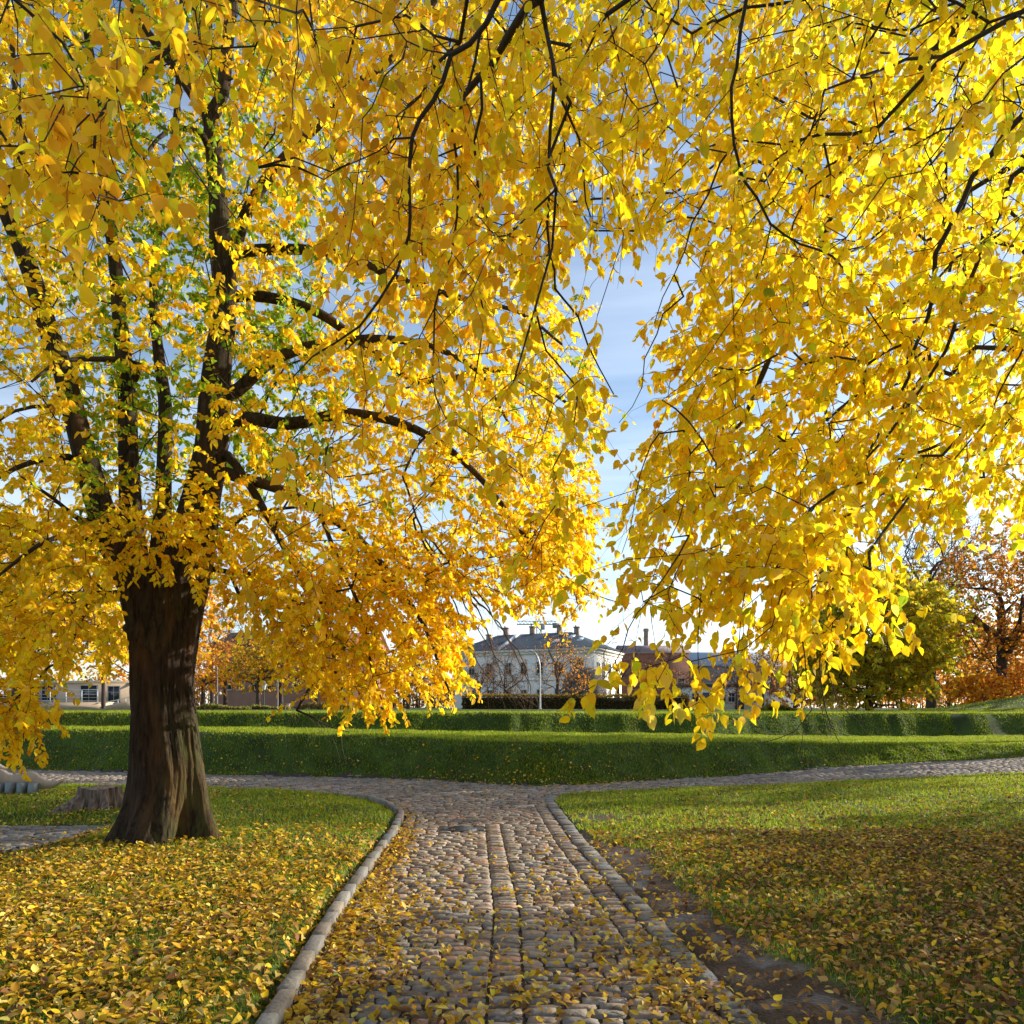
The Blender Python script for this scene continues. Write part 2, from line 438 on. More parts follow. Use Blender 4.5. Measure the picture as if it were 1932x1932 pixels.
# ------------------------------------------------------------------ cobbled path
def stones(mb, cx, cy, lx, ly, rot, z, tint, n=6, crown=.006, mi=0):
    """rounded setts: N stones from arrays of centre, size, rotation"""
    N = len(cx)
    u = np.linspace(-.5, .5, n)
    if n == 6: u = np.array([-.5, -.46, -.22, .22, .46, .5])
    if n == 4: u = np.array([-.5, -.43, .43, .5])
    U, V = np.meshgrid(u, u)
    U = U.ravel(); V = V.ravel()
    ring = np.maximum(np.abs(U), np.abs(V))
    base = np.where(ring > .49, -.045 if n == 6 else -.02, np.where(ring > .4, -.006 if n == 6 else -.002, 0)) + crown * (1 - (2 * U) ** 2) * (1 - (2 * V) ** 2)
    corner = (np.abs(U) > .3) & (np.abs(V) > .3)
    sh = np.where(corner, .955, 1.0)
    jx = R.normal(0, .022, (N, n * n)); jy = R.normal(0, .03, (N, n * n))
    px = (U * sh)[None] * lx[:, None] + jx * lx[:, None] * (ring < .47); py = (V * sh)[None] * ly[:, None] + jy * ly[:, None] * .6 * (ring < .47)
    skew = R.normal(0, .07, N)[:, None]; px = px + skew * py
    pz = base[None] + R.normal(0, .0016, (N, n * n)) + (R.normal(0, .035, N)[:, None] * px + R.normal(0, .05, N)[:, None] * py)
    c = np.cos(rot)[:, None]; s = np.sin(rot)[:, None]
    v = np.stack([cx[:, None] + px * c - py * s, cy[:, None] + px * s + py * c, z[:, None] + pz], -1)
    i = np.arange(n * n).reshape(n, n)
    f = np.stack([i[:-1, :-1], i[:-1, 1:], i[1:, 1:], i[1:, :-1]], -1).reshape(-1, 4)
    F = (f[None] + (np.arange(N) * n * n)[:, None, None]).reshape(-1, 4)
    T = np.repeat(tint, n * n, axis=0)
    mb.add(v.reshape(-1, 3), F, T, mi)

def stone_tint(n, base=(.265, .215, .165), var=.22):
    k = 1 + R.normal(0, var, n)[:, None]
    c = np.array(base)[None] * np.clip(k, .5, 1.6)
    warm = R.uniform(-1, 1, n)[:, None]
    c = c * (1 + warm * np.array([.10, 0, -.10])[None])
    red = (R.uniform(0, 1, n) < .10)[:, None]
    c = np.where(red, c * np.array([1.12, .86, .80]), c)
    blue = (R.uniform(0, 1, n) < .12)[:, None]
    c = np.where(blue, c * np.array([.82, .92, 1.08]), c)
    return c

path = MB()
ycur = 1.5
A = {k: [] for k in 'cx cy lx ly rot n'.split()}
DRAIN = (float(wx(868, 10.15)), 10.15)
def put(cx, cy, lx, ly, rot=0.0):
    A['cx'].append(cx); A['cy'].append(cy); A['lx'].append(lx); A['ly'].append(ly); A['rot'].append(rot)
while ycur < 25.5:
    dy = R.uniform(.076, .108)
    yc = ycur + dy / 2
    if yc < 12.6:
        l, r = float(main_L(yc)), float(main_R(yc))
        c = float(np.interp(yc, [3, 6, 10.4, 13], [-.03, -.04, -.26, -.33]))
        l += .02; r -= .17
        if yc > 10.6:
            cols = [(l, l + .15), (l + .15, r - .20), (r - .20, r)]
        else:
            cols = [(l, l + .15), (l + .15, c - .10), (c - .10, c + .10), (c + .10, r - .20), (r - .20, r)]
        for k, (a, b) in enumerate(cols):
            x = a
            single = (b - a) < .22
            while x < b - .03:
                w = (b - a) if single else R.uniform(.115, .215)
                if b - x - w < .07: w = b - x
                cy = yc + .022 * sin(x * 2.1 + yc * .5) + R.normal(0, .004)
                if not (abs(x + w / 2 - DRAIN[0]) < .29 and abs(cy - DRAIN[1]) < .24):
                    put(x + w / 2, cy, w - .009, dy - .007 + R.normal(0, .003), R.normal(0, .02))
                x += w
    else:
        xs = -17.0
        while xs < 19:
            w = R.uniform(.13, .23)
            x = xs + w / 2
            bend = .10 * (x + .3) if x < -.3 else .06 * x
            yy = yc + np.clip(bend, -1.2, 1.0)
            put(x, yy, w - .014, dy - .010, .08 * np.tanh(x * .5) + R.normal(0, .03))
            xs += w
    ycur += dy
for k in A: A[k] = np.array(A[k])
hx = []
y = 8.6
while y < 11.5:                                     # small paved patch in the hollow at the left
    x = -13
    while x < -5.5:
        w = R.uniform(.15, .26)
        hx.append((x + w / 2, y, w - .014, .098)); x += w
    y += .11
hx = np.array(hx)
ok = path_in(A['cx'], A['cy']) & path_in(A['cx'] + .06, A['cy'] + .03) & path_in(A['cx'] - .06, A['cy'] - .03)
for k in 'cx cy lx ly rot'.split(): A[k] = A[k][ok]
near = A['cy'] < 12.6
dark = lambda n: stone_tint(n, (.20, .185, .165), .2)
for sel, n in ((near, 6), (~near, 4)):
    m_ = sel
    cx, cy = A['cx'][m_], A['cy'][m_]
    z = gz(cx, cy) + R.normal(0, .004, len(cx)) + .010 * fbm(cx * 1.3, cy * 1.3, 31)
    stones(path, cx, cy, A['lx'][m_], A['ly'][m_], A['rot'][m_], z, stone_tint(len(cx)), n)
okh = hollow_in(hx[:, 0], hx[:, 1]); hx = hx[okh]
stones(path, hx[:, 0], hx[:, 1], hx[:, 2], hx[:, 3], R.normal(0, .03, len(hx)), gz(hx[:, 0], hx[:, 1]) + R.normal(0, .003, len(hx)), dark(len(hx)), 4)
# joint soil under the setts (the same path)
bx = axis([(-17.5, -3, .3), (-3, 2, .08), (2, 19.5, .3)]); by = axis([(-8, 1.4, .4), (1.4, 15.4, .09), (15.4, 26, .2)])
BX, BY = np.meshgrid(bx, by)
ii = np.arange(len(bx) * len(by)).reshape(len(by), len(bx))
bf_ = np.stack([ii[:-1, :-1], ii[:-1, 1:], ii[1:, 1:], ii[1:, :-1]], -1).reshape(-1, 4)
cxm = (BX[:-1, :-1] + BX[1:, 1:]) / 2; cym = (BY[:-1, :-1] + BY[1:, 1:]) / 2
keep = path_in(cxm, cym).ravel()
BZ = gz(BX, BY) - .016
path.add(np.stack([BX, BY, BZ], -1).reshape(-1, 3), bf_[keep], (1, 1, 1), 1)
hbx, hby = np.meshgrid(np.arange(-13, -5.3, .25), np.arange(8.7, 11.6, .15))
ii = np.arange(hbx.size).reshape(hbx.shape)
bf_ = np.stack([ii[:-1, :-1], ii[:-1, 1:], ii[1:, 1:], ii[1:, :-1]], -1).reshape(-1, 4)
keep = hollow_in((hbx[:-1, :-1] + hbx[1:, 1:]) / 2, (hby[:-1, :-1] + hby[1:, 1:]) / 2).ravel()
path.add(np.stack([hbx, hby, gz(hbx, hby) - .02], -1).reshape(-1, 3), bf_[keep], (1, 1, 1), 1)
tag(path.build('path', [M_STONE, M_SOIL], smooth=True), kind='structure')

# kerbs
def along(f, y0, y1, step, width, off, zt, tint, jitter=.004, gap=.012, crown=.006, depth_hi=None):
    """blocks laid along the curve x=f(y)"""
    y = y0; out = []
    while y < y1:
        l = step * R.uniform(.75, 1.3)
        # arc length step
        slope = (float(f(y + .05)) - float(f(y - .05))) / .1
        dy = l / math.hypot(1, slope)
        ym = y + dy / 2
        s2 = (float(f(ym + .05)) - float(f(ym - .05))) / .1
        ang = math.atan2(1, s2)
        nx, ny = math.sin(ang), -math.cos(ang)
        out.append((float(f(ym)) + off * nx, ym + off * ny, l - gap, width + R.normal(0, .004), ang + R.normal(0, .012)))
        y += dy
    a = np.array(out)
    return a
k1 = MB()
a = along(main_L, -3, 14.3, .36, .085, -.045, .09, None)
N = len(a)
def blocks(mb, a, top, tint, depth=.16):
    for (cx, cy, lx, ly, rot), tc_ in zip(a, tint):
        zt = top + R.normal(0, .005); lx = lx - .008; rot = rot + R.normal(0, .02)
        hx, hy = lx / 2, ly / 2; b = .012
        lev = [(-1, -1, -depth), (-1, -1, -b), (-(1 - b / hx), -(1 - b / hy), 0)]
        v = []
        for (sx_, sy_, dz) in lev:
            for qx, qy in ((1, 1), (-1, 1), (-1, -1), (1, -1)):
                x_ = qx * hx * abs(sx_) + R.normal(0, .002); y_ = qy * hy * abs(sy_) + R.normal(0, .002)
                v.append((cx + x_ * cos(rot) - y_ * sin(rot), cy + x_ * sin(rot) + y_ * cos(rot), zt + dz))
        f = []
        for k in range(2):
            for j in range(4):
                f.append((k * 4 + j, k * 4 + (j + 1) % 4, (k + 1) * 4 + (j + 1) % 4, (k + 1) * 4 + j))
        f.append((8, 9, 10, 11))
        mb.add(v, np.array([x for x in f if len(x) == 4]), tc_)
fade = 1 - smooth(13.3, 14.3, a[:, 1])
kt = stone_tint(N, (.19, .175, .15), .18)
for q in range(N):
    blocks(k1, a[q:q + 1], .085 - .06 * (1 - fade[q]), kt[q:q + 1])
tag(k1.build('kerb', M_KERB), kind='structure')
k2 = MB()
a = along(main_R, -3, 14.3, .155, .155, -.085, .02, None)
a = a[~((a[:, 1] > 8.75) & (a[:, 1] < 9.0))]
blocks(k2, a, .018, stone_tint(len(a), (.19, .175, .15), .2))
tag(k2.build('kerb', M_KERB), kind='structure')

# drain cover in the path
dr = MB()
n = 28
for (r0, r1, z0, z1) in ((.0, .17, .004, .004), (.17, .185, .004, .0), (.185, .21, .0, .006), (.21, .23, .006, -.03)):
    th = np.linspace(0, 2 * pi, n, endpoint=False)
    v = np.concatenate([np.stack([r0 * np.cos(th), r0 * np.sin(th), z0 + 0 * th], 1), np.stack([r1 * np.cos(th), r1 * np.sin(th), z1 + 0 * th], 1)])
    f = np.array([[i, n + i, n + (i + 1) % n, (i + 1) % n] for i in range(n)])
    dr.add(v, f, (.1, .12, .15))
for k in range(-3, 4):
    w = math.sqrt(max(.16 ** 2 - (k * .045) ** 2, 0))
    dr.box((0, k * .045, .006), (2 * w, .018, .008))
o = dr.build('drain_cover', mat('cast_iron', (.06, .065, .075), .7, .3, 30, .2, metal=.2))
o.location = (DRAIN[0], DRAIN[1], float(gz(DRAIN[0], DRAIN[1])) + .004)
tag(o, 'round dark iron drain cover set in the cobbled path', 'drain cover')

# ------------------------------------------------------------------ leaves, branches, trees
LEAF_HI = (np.array([[0, 0], [.12, .0], [.35, 0], [.62, 0], [.85, 0], [1.0, 0],
                     [.09, .19], [.33, .34], [.60, .29], [.84, .12], [.09, -.19], [.33, -.34], [.60, -.29], [.84, -.12]]),
           np.array([[0, 1, 6, 6], [1, 2, 7, 6], [2, 3, 8, 7], [3, 4, 9, 8], [4, 5, 9, 9], [0, 10, 1, 1], [1, 10, 11, 2], [2, 11, 12, 3], [3, 12, 13, 4], [4, 13, 5, 5]]))
LEAF_LO = (np.array([[0, 0], [1, 0], [.27, .33], [.66, .26], [.27, -.33], [.66, -.26]]), np.array([[0, 1, 3, 2], [0, 4, 5, 1]]))

def add_leaves(mb, pos, d, nrm, size, tint, hi=False, fold=.38, curl=.32, mi=0):
    N = len(pos)
    if N == 0: return
    T, F = LEAF_HI if hi else LEAF_LO
    d = unit(d); s = unit(np.cross(nrm, d)); u = np.cross(d, s)
    f = fold * R.uniform(.1, 1.6, N); c = curl * R.uniform(-.4, 1.6, N)
    a = T[:, 0][None]; b = T[:, 1][None]
    wz_ = np.abs(b) * f[:, None] - c[:, None] * a ** 2
    asp = R.uniform(.85, 1.12, N)[:, None]
    v = pos[:, None] + size[:, None, None] * (a[..., None] * d[:, None] + (b * asp)[..., None] * s[:, None] + wz_[..., None] * u[:, None])
    n = len(T)
    if hi:
        tri = F[[0, 4, 5, 9]]; tri = np.stack([tri[:, 0], tri[:, 1], tri[:, 2]], 1)
        q = F[[1, 2, 3, 6, 7, 8]]
        off = (np.arange(N) * n)[:, None, None]
        base = mb.n
        mb.add(v.reshape(-1, 3), (q[None] + off).reshape(-1, 4), np.repeat(tint, n, 0), mi)
        fl = (tri[None] + off).reshape(-1, 3) + base
        mb.loops.append(fl.astype(np.int32).ravel()); mb.sizes.append(np.full(len(fl), 3, dtype=np.int32)); mb.mi.append(np.full(len(fl), mi, dtype=np.int32))
    else:
        mb.add(v.reshape(-1, 3), (F[None] + (np.arange(N) * n)[:, None, None]).reshape(-1, 4), np.repeat(tint, n, 0), mi)

def palette(n, cols, var=.14):
    """cols: list of (weight, (r,g,b))"""
    w = np.array([c[0] for c in cols], dtype=float); w /= w.sum()
    k = R.choice(len(cols), n, p=w)
    c = np.array([c[1] for c in cols])[k]
    return np.clip(c * (1 + R.normal(0, var, n))[:, None] * (1 + R.normal(0, .05, (n, 3))), .002, .95)

def edges_mesh(mb, p0, p1, r0, r1, sides=4, tint=(1, 1, 1), mi=0):
    N = len(p0)
    if N == 0: return
    d = unit(p1 - p0)
    ref = np.where(np.abs(d[:, 2:3]) > .9, np.array([[1., 0, 0]]), np.array([[0, 0, 1.]]))
    a = unit(np.cross(d, ref)); b = np.cross(d, a)
    th = np.linspace(0, 2 * pi, sides, endpoint=False)
    ca = np.cos(th)[None, :, None]; sa = np.sin(th)[None, :, None]
    off = ca * a[:, None] + sa * b[:, None]
    v = np.concatenate([p0[:, None] + off * r0[:, None, None], p1[:, None] + off * r1[:, None, None]], 1)
    f = np.array([[i, (i + 1) % sides, sides + (i + 1) % sides, sides + i] for i in range(sides)])
    F = (f[None] + (np.arange(N) * 2 * sides)[:, None, None]).reshape(-1, 4)
    mb.add(v.reshape(-1, 3), F, tint, mi)

def catmull(P, r, step):
    P = np.asarray(P, dtype=float); r = np.asarray(r, dtype=float)
    if len(P) < 3: 
        n = max(2, int(np.linalg.norm(P[1] - P[0]) / step)); t = np.linspace(0, 1, n + 1)[:, None]
        return P[0] * (1 - t) + P[1] * t, r[0] * (1 - t[:, 0]) + r[1] * t[:, 0]
    Q = np.vstack([2 * P[0] - P[1], P, 2 * P[-1] - P[-2]])
    out = []; ro = []
    for i in range(len(P) - 1):
        a, b, c, d = Q[i:i + 4]
        n = max(1, int(np.linalg.norm(c - b) / step))
        for k in range(n):
            t = k / n
            out.append(.5 * (2 * b + (c - a) * t + (2 * a - 5 * b + 4 * c - d) * t * t + (3 * b - a - 3 * c + d) * t ** 3))
            ro.append(r[i] * (1 - t) + r[i + 1] * t)
    out.append(P[-1]); ro.append(r[-1])
    return np.array(out), np.array(ro)

class Tree:
    """grown skeleton: nodes with parents; hand-drawn limbs first, then links to every twig target"""
    def __init__(s, root, r):
        s.p = [np.array(root, dtype=float)]; s.par = [-1]; s.r = [r]; s.L = [0.0]; s.fixed = [True]
    def limb(s, P, r, step=.25, attach=None, jit=0.0):
        """polyline P (first point joined to the nearest existing node, or to attach)"""
        P = np.asarray(P, dtype=float)
        Q, rr = catmull(P, r, step)
        if jit: Q[1:] += R.normal(0, jit, Q[1:].shape)
        pp = np.array(s.p)
        j = int(np.argmin(np.linalg.norm(pp - Q[0], axis=1))) if attach is None else attach
        gap = np.linalg.norm(pp[j] - Q[0])
        start = 0
        if gap < .04: start = 1
        last = j
        if gap > step * 2:                                  # bridge to the nearest node
            n = int(gap / step)
            for k in range(1, n):
                t = k / n
                q = pp[j] * (1 - t) + Q[0] * t + np.array([0, 0, .12 * gap * sin(pi * t)])
                s.add(q, last, rr[0] * 1.15); last = len(s.p) - 1
        first = len(s.p)
        for k in range(start, len(Q)):
            s.add(Q[k], last, rr[k]); last = len(s.p) - 1
        return first, last
    def add(s, q, par, r=None):
        s.p.append(np.asarray(q, dtype=float)); s.par.append(par); s.r.append(r if r is not None else 0.0)
        s.fixed.append(r is not None)
        s.L.append(s.L[par] + float(np.linalg.norm(s.p[-1] - s.p[par])))
    def grow(s, T, bf=.35, seg=.35, jit=.03, sag=.05, lift=0.0):
        T = np.asarray(T, dtype=np.float64)
        N = len(T); ends = np.full(N, -1)
        P = np.array(s.p); Ls = np.array(s.L)
        cost = np.full(N, 1e9); best = np.zeros(N, dtype=int)
        for i in range(len(P)):
            c = np.sqrt(((T - P[i]) ** 2).sum(1)) + bf * Ls[i]
            m = c < cost; cost[m] = c[m]; best[m] = i
        alive = np.ones(N, dtype=bool)
        for _ in range(N):
            k = int(np.argmin(np.where(alive, cost, 1e12)))
            alive[k] = False
            a = s.p[best[k]]; b = T[k]; last = int(best[k])
            dist = np.linalg.norm(b - a); n = max(1, int(dist / seg))
            new = []
            side = R.normal(0, .08 * dist, 3)
            for q in range(1, n + 1):
                t = q / n
                w = a * (1 - t) + b * t + side * sin(pi * t) * (q < n) + np.array([0, 0, (lift * dist - sag * dist) * sin(pi * t)])
                if q < n: w = w + R.normal(0, jit, 3)
                s.add(w, last); last = len(s.p) - 1; new.append(last)
            ends[k] = last
            for i in new:
                c = np.sqrt(((T - s.p[i]) ** 2).sum(1)) + bf * s.L[i]
                m = (c < cost) & alive; cost[m] = c[m]; best[m] = i
        return ends
    def finish(s, r0=.0022, ex=.42):
        n = len(s.p)
        cnt = np.zeros(n)
        haschild = np.zeros(n, dtype=bool)
        par = np.array(s.par)
        haschild[par[par >= 0]] = True
        cnt[~haschild] = 1
        for i in range(n - 1, 0, -1):
            cnt[par[i]] += cnt[i]
        r = r0 * np.maximum(cnt, 1) ** ex
        fixed = np.array(s.fixed); rf = np.array(s.r)
        r = np.where(fixed, rf, r)
        s.P = np.array(s.p); s.rad = r; s.parr = par; s.fx = fixed
        return s
    def mesh(s, mb, thin=.02, sides_thick=8, sides_thin=3, only=None):
        i = np.arange(1, len(s.P)); j = s.parr[1:]
        keep = np.ones(len(i), dtype=bool) if only is None else only[1:]
        i, j = i[keep], j[keep]
        r1 = s.rad[i]; r0 = np.minimum(s.rad[j], r1 * 1.25)
        d = unit(s.P[i] - s.P[j])
        for lo, hi_, sd_ in ((0, thin * .35, 3), (thin * .35, thin, 5), (thin, 99, sides_thick)):
            m = (r1 >= lo) & (r1 < hi_)
            ov = d[m] * (r0[m] * .35)[:, None]
            edges_mesh(mb, s.P[j[m]] - ov, s.P[i[m]] + ov * .3, r0[m], r1[m], sd_, (.12, 0, 0))

def twigs_and_leaves(tb, lb, base, dirn, cols, size, n_leaf=9, length=.34, hi=False, droop=.5, r=.0018, leaf_droop=.7, tintf=None, mi=0, skip=0.0, cull=None):
    """a leafy shoot at every base point: bent twig with alternate leaves"""
    N = len(base)
    ln = length * R.uniform(.6, 1.35, N)
    d = unit(dirn + R.normal(0, .45, (N, 3)))
    K = 4
    pts = [base]
    dd_ = d.copy()
    for k in range(K):
        dd_ = unit(dd_ + np.array([0, 0, -droop * .32]) + R.normal(0, .16, (N, 3)))
        pts.append(pts[-1] + dd_ * (ln / K)[:, None])
    for k in range(K):
        if tb is not None:
            edges_mesh(tb, pts[k], pts[k + 1], np.full(N, r * (1 - .18 * k)), np.full(N, r * (1 - .18 * (k + 1))), 3)
    pts = np.array(pts)                                   # K+1, N, 3
    if n_leaf <= 0: return
    m = N * n_leaf
    which = np.repeat(np.arange(N), n_leaf)
    t = (np.tile(np.arange(n_leaf), N) + R.uniform(.2, .9, m)) / n_leaf * K
    k0 = np.clip(t.astype(int), 0, K - 1); f = (t - k0)[:, None]
    p = pts[k0, which] * (1 - f) + pts[k0 + 1, which] * f
    td = unit(pts[k0 + 1, which] - pts[k0, which])
    side = unit(np.cross(td, np.array([0, 0, 1.])) + 1e-4) * np.where(np.tile(np.arange(n_leaf), N) % 2, 1, -1)[:, None]
    ld = unit(td * .5 + side * R.uniform(.4, 1.1, m)[:, None] + np.array([0, 0, -1.]) * (leaf_droop * R.uniform(.2, 1.6, m))[:, None] + R.normal(0, .25, (m, 3)))
    nr = unit(np.array([0, 0, 1.]) * .7 + R.normal(0, .75, (m, 3)))
    sz = size * np.clip(R.normal(1, .2, m), .5, 1.5)
    p = p + ld * (sz * .14)[:, None]
    tint = palette(m, cols)
    if tintf is not None: tint = tintf(p, tint)
    keep = R.uniform(0, 1, m) > skip
    if cull is not None: keep &= cull(p)
    add_leaves(lb, p[keep], ld[keep], nr[keep], sz[keep], tint[keep], hi, mi=mi)

YEL = (.84, .62, .018); GOLD = (.80, .50, .018); PALE = (.78, .60, .09); AMB = (.55, .26, .02); LIME = (.42, .50, .03); GRN = (.13, .22, .02); BRN = (.26, .13, .035)

def sample_poly(n, poly, D0, D1, dfun=None):
    poly = np.array(poly, dtype=float)
    lo = poly.min(0); hi = poly.max(0); out = []
    got = 0
    while got < n:
        q = R.uniform(lo, hi, (n * 2, 2)); q = q[inpoly(q[:, 0], q[:, 1], poly)]
        out.append(q); got += len(q)
    q = np.concatenate(out)[:n]
    D = R.uniform(D0, D1, n)
    return ray(q[:, 0], q[:, 1], D)
def project(p):
    return 966 + 1450 * p[:, 0] / p[:, 1], 1335 - 1450 * (p[:, 2] - 1.6) / p[:, 1]

SKYGAP = [[(1165, 455), (1215, 440), (1262, 470), (1268, 540), (1245, 640), (1238, 720), (1215, 820), (1212, 900), (1195, 1000), (1175, 1090), (1150, 1180), (1112, 1180), (1112, 1090), (1122, 1010), (1130, 930), (1140, 860), (1152, 780), (1172, 700), (1170, 620), (1120, 560), (1095, 520), (1130, 490)],
          [(1140, 1150), (1180, 1130), (1260, 1180), (1400, 1160), (1400, 1200), (1250, 1250), (1180, 1240), (1150, 1210)],
          [(880, 1185), (1120, 1165), (1130, 1290), (1000, 1300), (900, 1260)]]
def not_gap(p, keep=.06, polys=SKYGAP, grow_=0):
    x, y = project(p)
    bad = np.zeros(len(p), dtype=bool)
    for g_ in polys: bad |= inpoly(x, y, g_)
    return (~bad) | (R.uniform(0, 1, len(p)) < keep)

# ---------------------------------------------------------------- main tree
TD = 8.95
TX, TZ = wx(303, TD), .06
root = empty('autumn_tree', (0, 0, 0))
root.location = (TX, TD, TZ)
tag(root, 'large yellow-leaved tree with a thick furrowed trunk and root flare on the left lawn', 'tree')
off = np.array([TX, TD, TZ])

prof = [(1600, 205, 402), (1575, 215, 401), (1550, 224, 399), (1520, 234, 396), (1480, 241, 391), (1440, 246, 386), (1400, 248, 379), (1350, 249, 373), (1300, 247, 367), (1250, 245, 370), (1200, 240, 377), (1160, 232, 383), (1125, 226, 388), (1095, 222, 392)]
tm = MB()
ns = 220
th = np.linspace(0, 2 * pi, ns, endpoint=False)
rows = []
zz = np.array([wz(p_[0], TD) for p_ in prof]) - TZ
zz[0] = -.12
cxs = np.array([wx((p_[1] + p_[2]) / 2, TD) for p_ in prof]) - TX
hws = np.array([(p_[2] - p_[1]) / 2 * TD / 1450 for p_ in prof])
zf = np.concatenate([np.linspace(-.16, .6, 50), np.linspace(.62, zz[-1], 150)])
V = []; TT = []
for z in zf:
    c = np.interp(z, zz, cxs); h = np.interp(z, zz, hws)
    flare = max(0, 1 - z / .75) ** 1.6
    lob = .30 * flare * (np.cos(th * 5 + .7) * .6 + np.cos(th * 3 - 1.1) * .55 + np.cos(th * 8 + 2) * .25)
    flu = .035 * np.cos(th * 4 + 1.2 * sin(z * .9)) + .025 * np.cos(th * 7 + z * .8 + 1) + .03 * vnoise(th * 3.0, z * 1.6 + 0 * th, 3) * (np.sin(th / 2))
    ww = .35 * vnoise(th * 2.2, z * 1.2 + 0 * th, 33) + .15 * vnoise(th * 6, z * 3 + 0 * th, 34)
    rd = lambda q_: 1 - 2 * np.abs(q_)
    fur = .026 * rd(vnoise(th * 9 + ww * 4, z * .9 + 0 * th, 8)) + .020 * rd(vnoise(th * 17 + ww * 6, z * 1.7 + 0 * th, 12)) + .008 * vnoise(th * 34, z * 5 + 0 * th, 13)
    fur = fur - .05 * np.exp(-((th - radians(262)) / .10) ** 2) * smooth(.7, 1.2, z) * (1 - smooth(2.2, 2.7, z)) - .03 * np.exp(-((th - radians(300) - .1 * sin(z * 2)) / .06) ** 2)
    fur = fur + .10 * np.exp(-((th - radians(345)) / .16) ** 2) * np.exp(-((z - .62) / .14) ** 2) + .07 * np.exp(-((th - radians(340)) / .10) ** 2) * np.exp(-((z - .40) / .10) ** 2)
    fur *= np.minimum(1, np.minimum(th, 2 * pi - th) / .4)
    ry = .92
    r = h * (.93 + .05 * flare + lob + flu + fur - .02)
    top = smooth(2.5, 3.2, z)
    V.append(np.stack([c + r * np.cos(th), ry * r * np.sin(th) * (1 - .1 * top), z + 0 * th], 1))
    moss = np.clip(.9 * smooth(.2, 1.0, np.cos(th - radians(-15))) * (1 - smooth(.9, 2.0, z)) + .5 * smooth(.3, 0, z), 0, 1)
    TT.append(np.stack([moss, moss * 0, moss * 0], 1))
V = np.concatenate(V); TT = np.concatenate(TT)
nr_ = len(zf)
F = np.array([[i * ns + j, i * ns + (j + 1) % ns, (i + 1) * ns + (j + 1) % ns, (i + 1) * ns + j] for i in range(nr_ - 1) for j in range(ns)])
tm.add(V, F, TT)

T = Tree(ray(305, 1200, TD), .40)
def LM(tree, pts, D0, D1, w0, w1=None, **k):
    """limb from photograph points with its distance running D0..D1 and its width in pixels w0..w1"""
    pts = np.array(pts, dtype=float); n = len(pts)
    seg = np.r_[0, np.cumsum(np.linalg.norm(np.diff(pts, axis=0), axis=1))]; t = seg / seg[-1]
    D = D0 + (D1 - D0) * t
    w = (np.array(w0, dtype=float) if w1 is None else (w0 + (w1 - w0) * t)) / 2 * D / 1450
    return tree.limb(ray(pts[:, 0], pts[:, 1], D), w, **k)
mainl = []
LM(T, [(296, 1190), (276, 1130), (243, 1070), (210, 1010), (190, 960), (166, 880), (140, 780), (117, 690), (94, 630), (64, 530), (25, 430), (-5, 370), (-60, 270), (-120, 120)], TD, 8.3, [90, 82, 70, 58, 50, 44, 40, 37, 35, 33, 30, 26, 22, 16], step=.12)
LM(T, [(300, 1180), (262, 1090), (250, 1010), (243, 874), (239, 737), (229, 634), (219, 513), (205, 400), (191, 290), (178, 154), (160, 20), (150, -200)], TD + .1, 9.6, [70, 60, 44, 36, 32, 28, 24, 21, 18, 16, 12, 9], step=.12)
LM(T, [(310, 1180), (305, 1080), (306, 990), (309, 908), (312, 771), (302, 690), (290, 560), (300, 430), (330, 250), (340, 60), (350, -150)], TD + .3, 10.6, [70, 50, 34, 28, 25, 21, 17, 14, 12, 9, 7], step=.12)
LM(T, [(312, 1190), (338, 1110), (360, 1040), (382, 930), (398, 850), (404, 754), (413, 669), (422, 600), (420, 520), (414, 410), (404, 290), (394, 219), (376, 195), (325, 120), (267, 44), (200, -80), (150, -260)], TD, 9.2, [112, 104, 88, 68, 60, 56, 50, 44, 40, 36, 31, 26, 22, 18, 14, 11, 9], step=.12)
LM(T, [(396, 222), (420, 171), (437, 17), (470, -150), (480, -350)], 9.1, 9.5, 26, 10, step=.12)
LM(T, [(404, 300), (380, 250), (340, 240), (300, 260), (250, 330)], 9.1, 8.0, 14, 4, step=.15)
LM(T, [(424, 600), (455, 427), (513, 325), (545, 290), (581, 253), (620, 215), (660, 171), (760, 90), (830, -20), (900, -200)], 9.0, 8.4, 26, 8, step=.15)
LM(T, [(239, 740), (262, 690), (230, 680), (170, 677), (110, 684), (60, 720)], 9.2, 7.8, 16, 5, step=.15)
LM(T, [(170, 885), (130, 862), (60, 872), (0, 900), (-80, 960)], 8.9, 7.6, 14, 5, step=.15)
LM(T, [(140, 770), (90, 766), (30, 775), (-40, 820)], 8.8, 7.6, 9, 4, step=.15)
LM(T, [(190, 985), (150, 980), (100, 940), (40, 900)], 8.8, 7.6, 12, 4, step=.15)
LM(T, [(225, 1040), (150, 1010), (90, 1020), (30, 1060), (-30, 1110)], 8.8, 7.2, 14, 4, step=.15)
LM(T, [(404, 754), (450, 735), (500, 690), (560, 660), (680, 640), (800, 650), (900, 700), (960, 800)], 9.0, 9.4, 26, 5, step=.15)
LM(T, [(400, 820), (460, 790), (540, 800), (600, 790), (660, 780), (760, 800), (850, 850), (930, 930), (1000, 1030), (1040, 1090)], 9.0, 9.8, 28, 4, step=.15)
LM(T, [(392, 880), (450, 900), (520, 920), (600, 960), (680, 1020), (740, 1090), (800, 1180), (830, 1260), (850, 1310)], 9.0, 8.6, 24, 4, step=.15)
LM(T, [(398, 850), (430, 860), (480, 930), (540, 1040), (590, 1140), (630, 1240), (650, 1320)], 9.0, 8.3, 18, 4, step=.15)
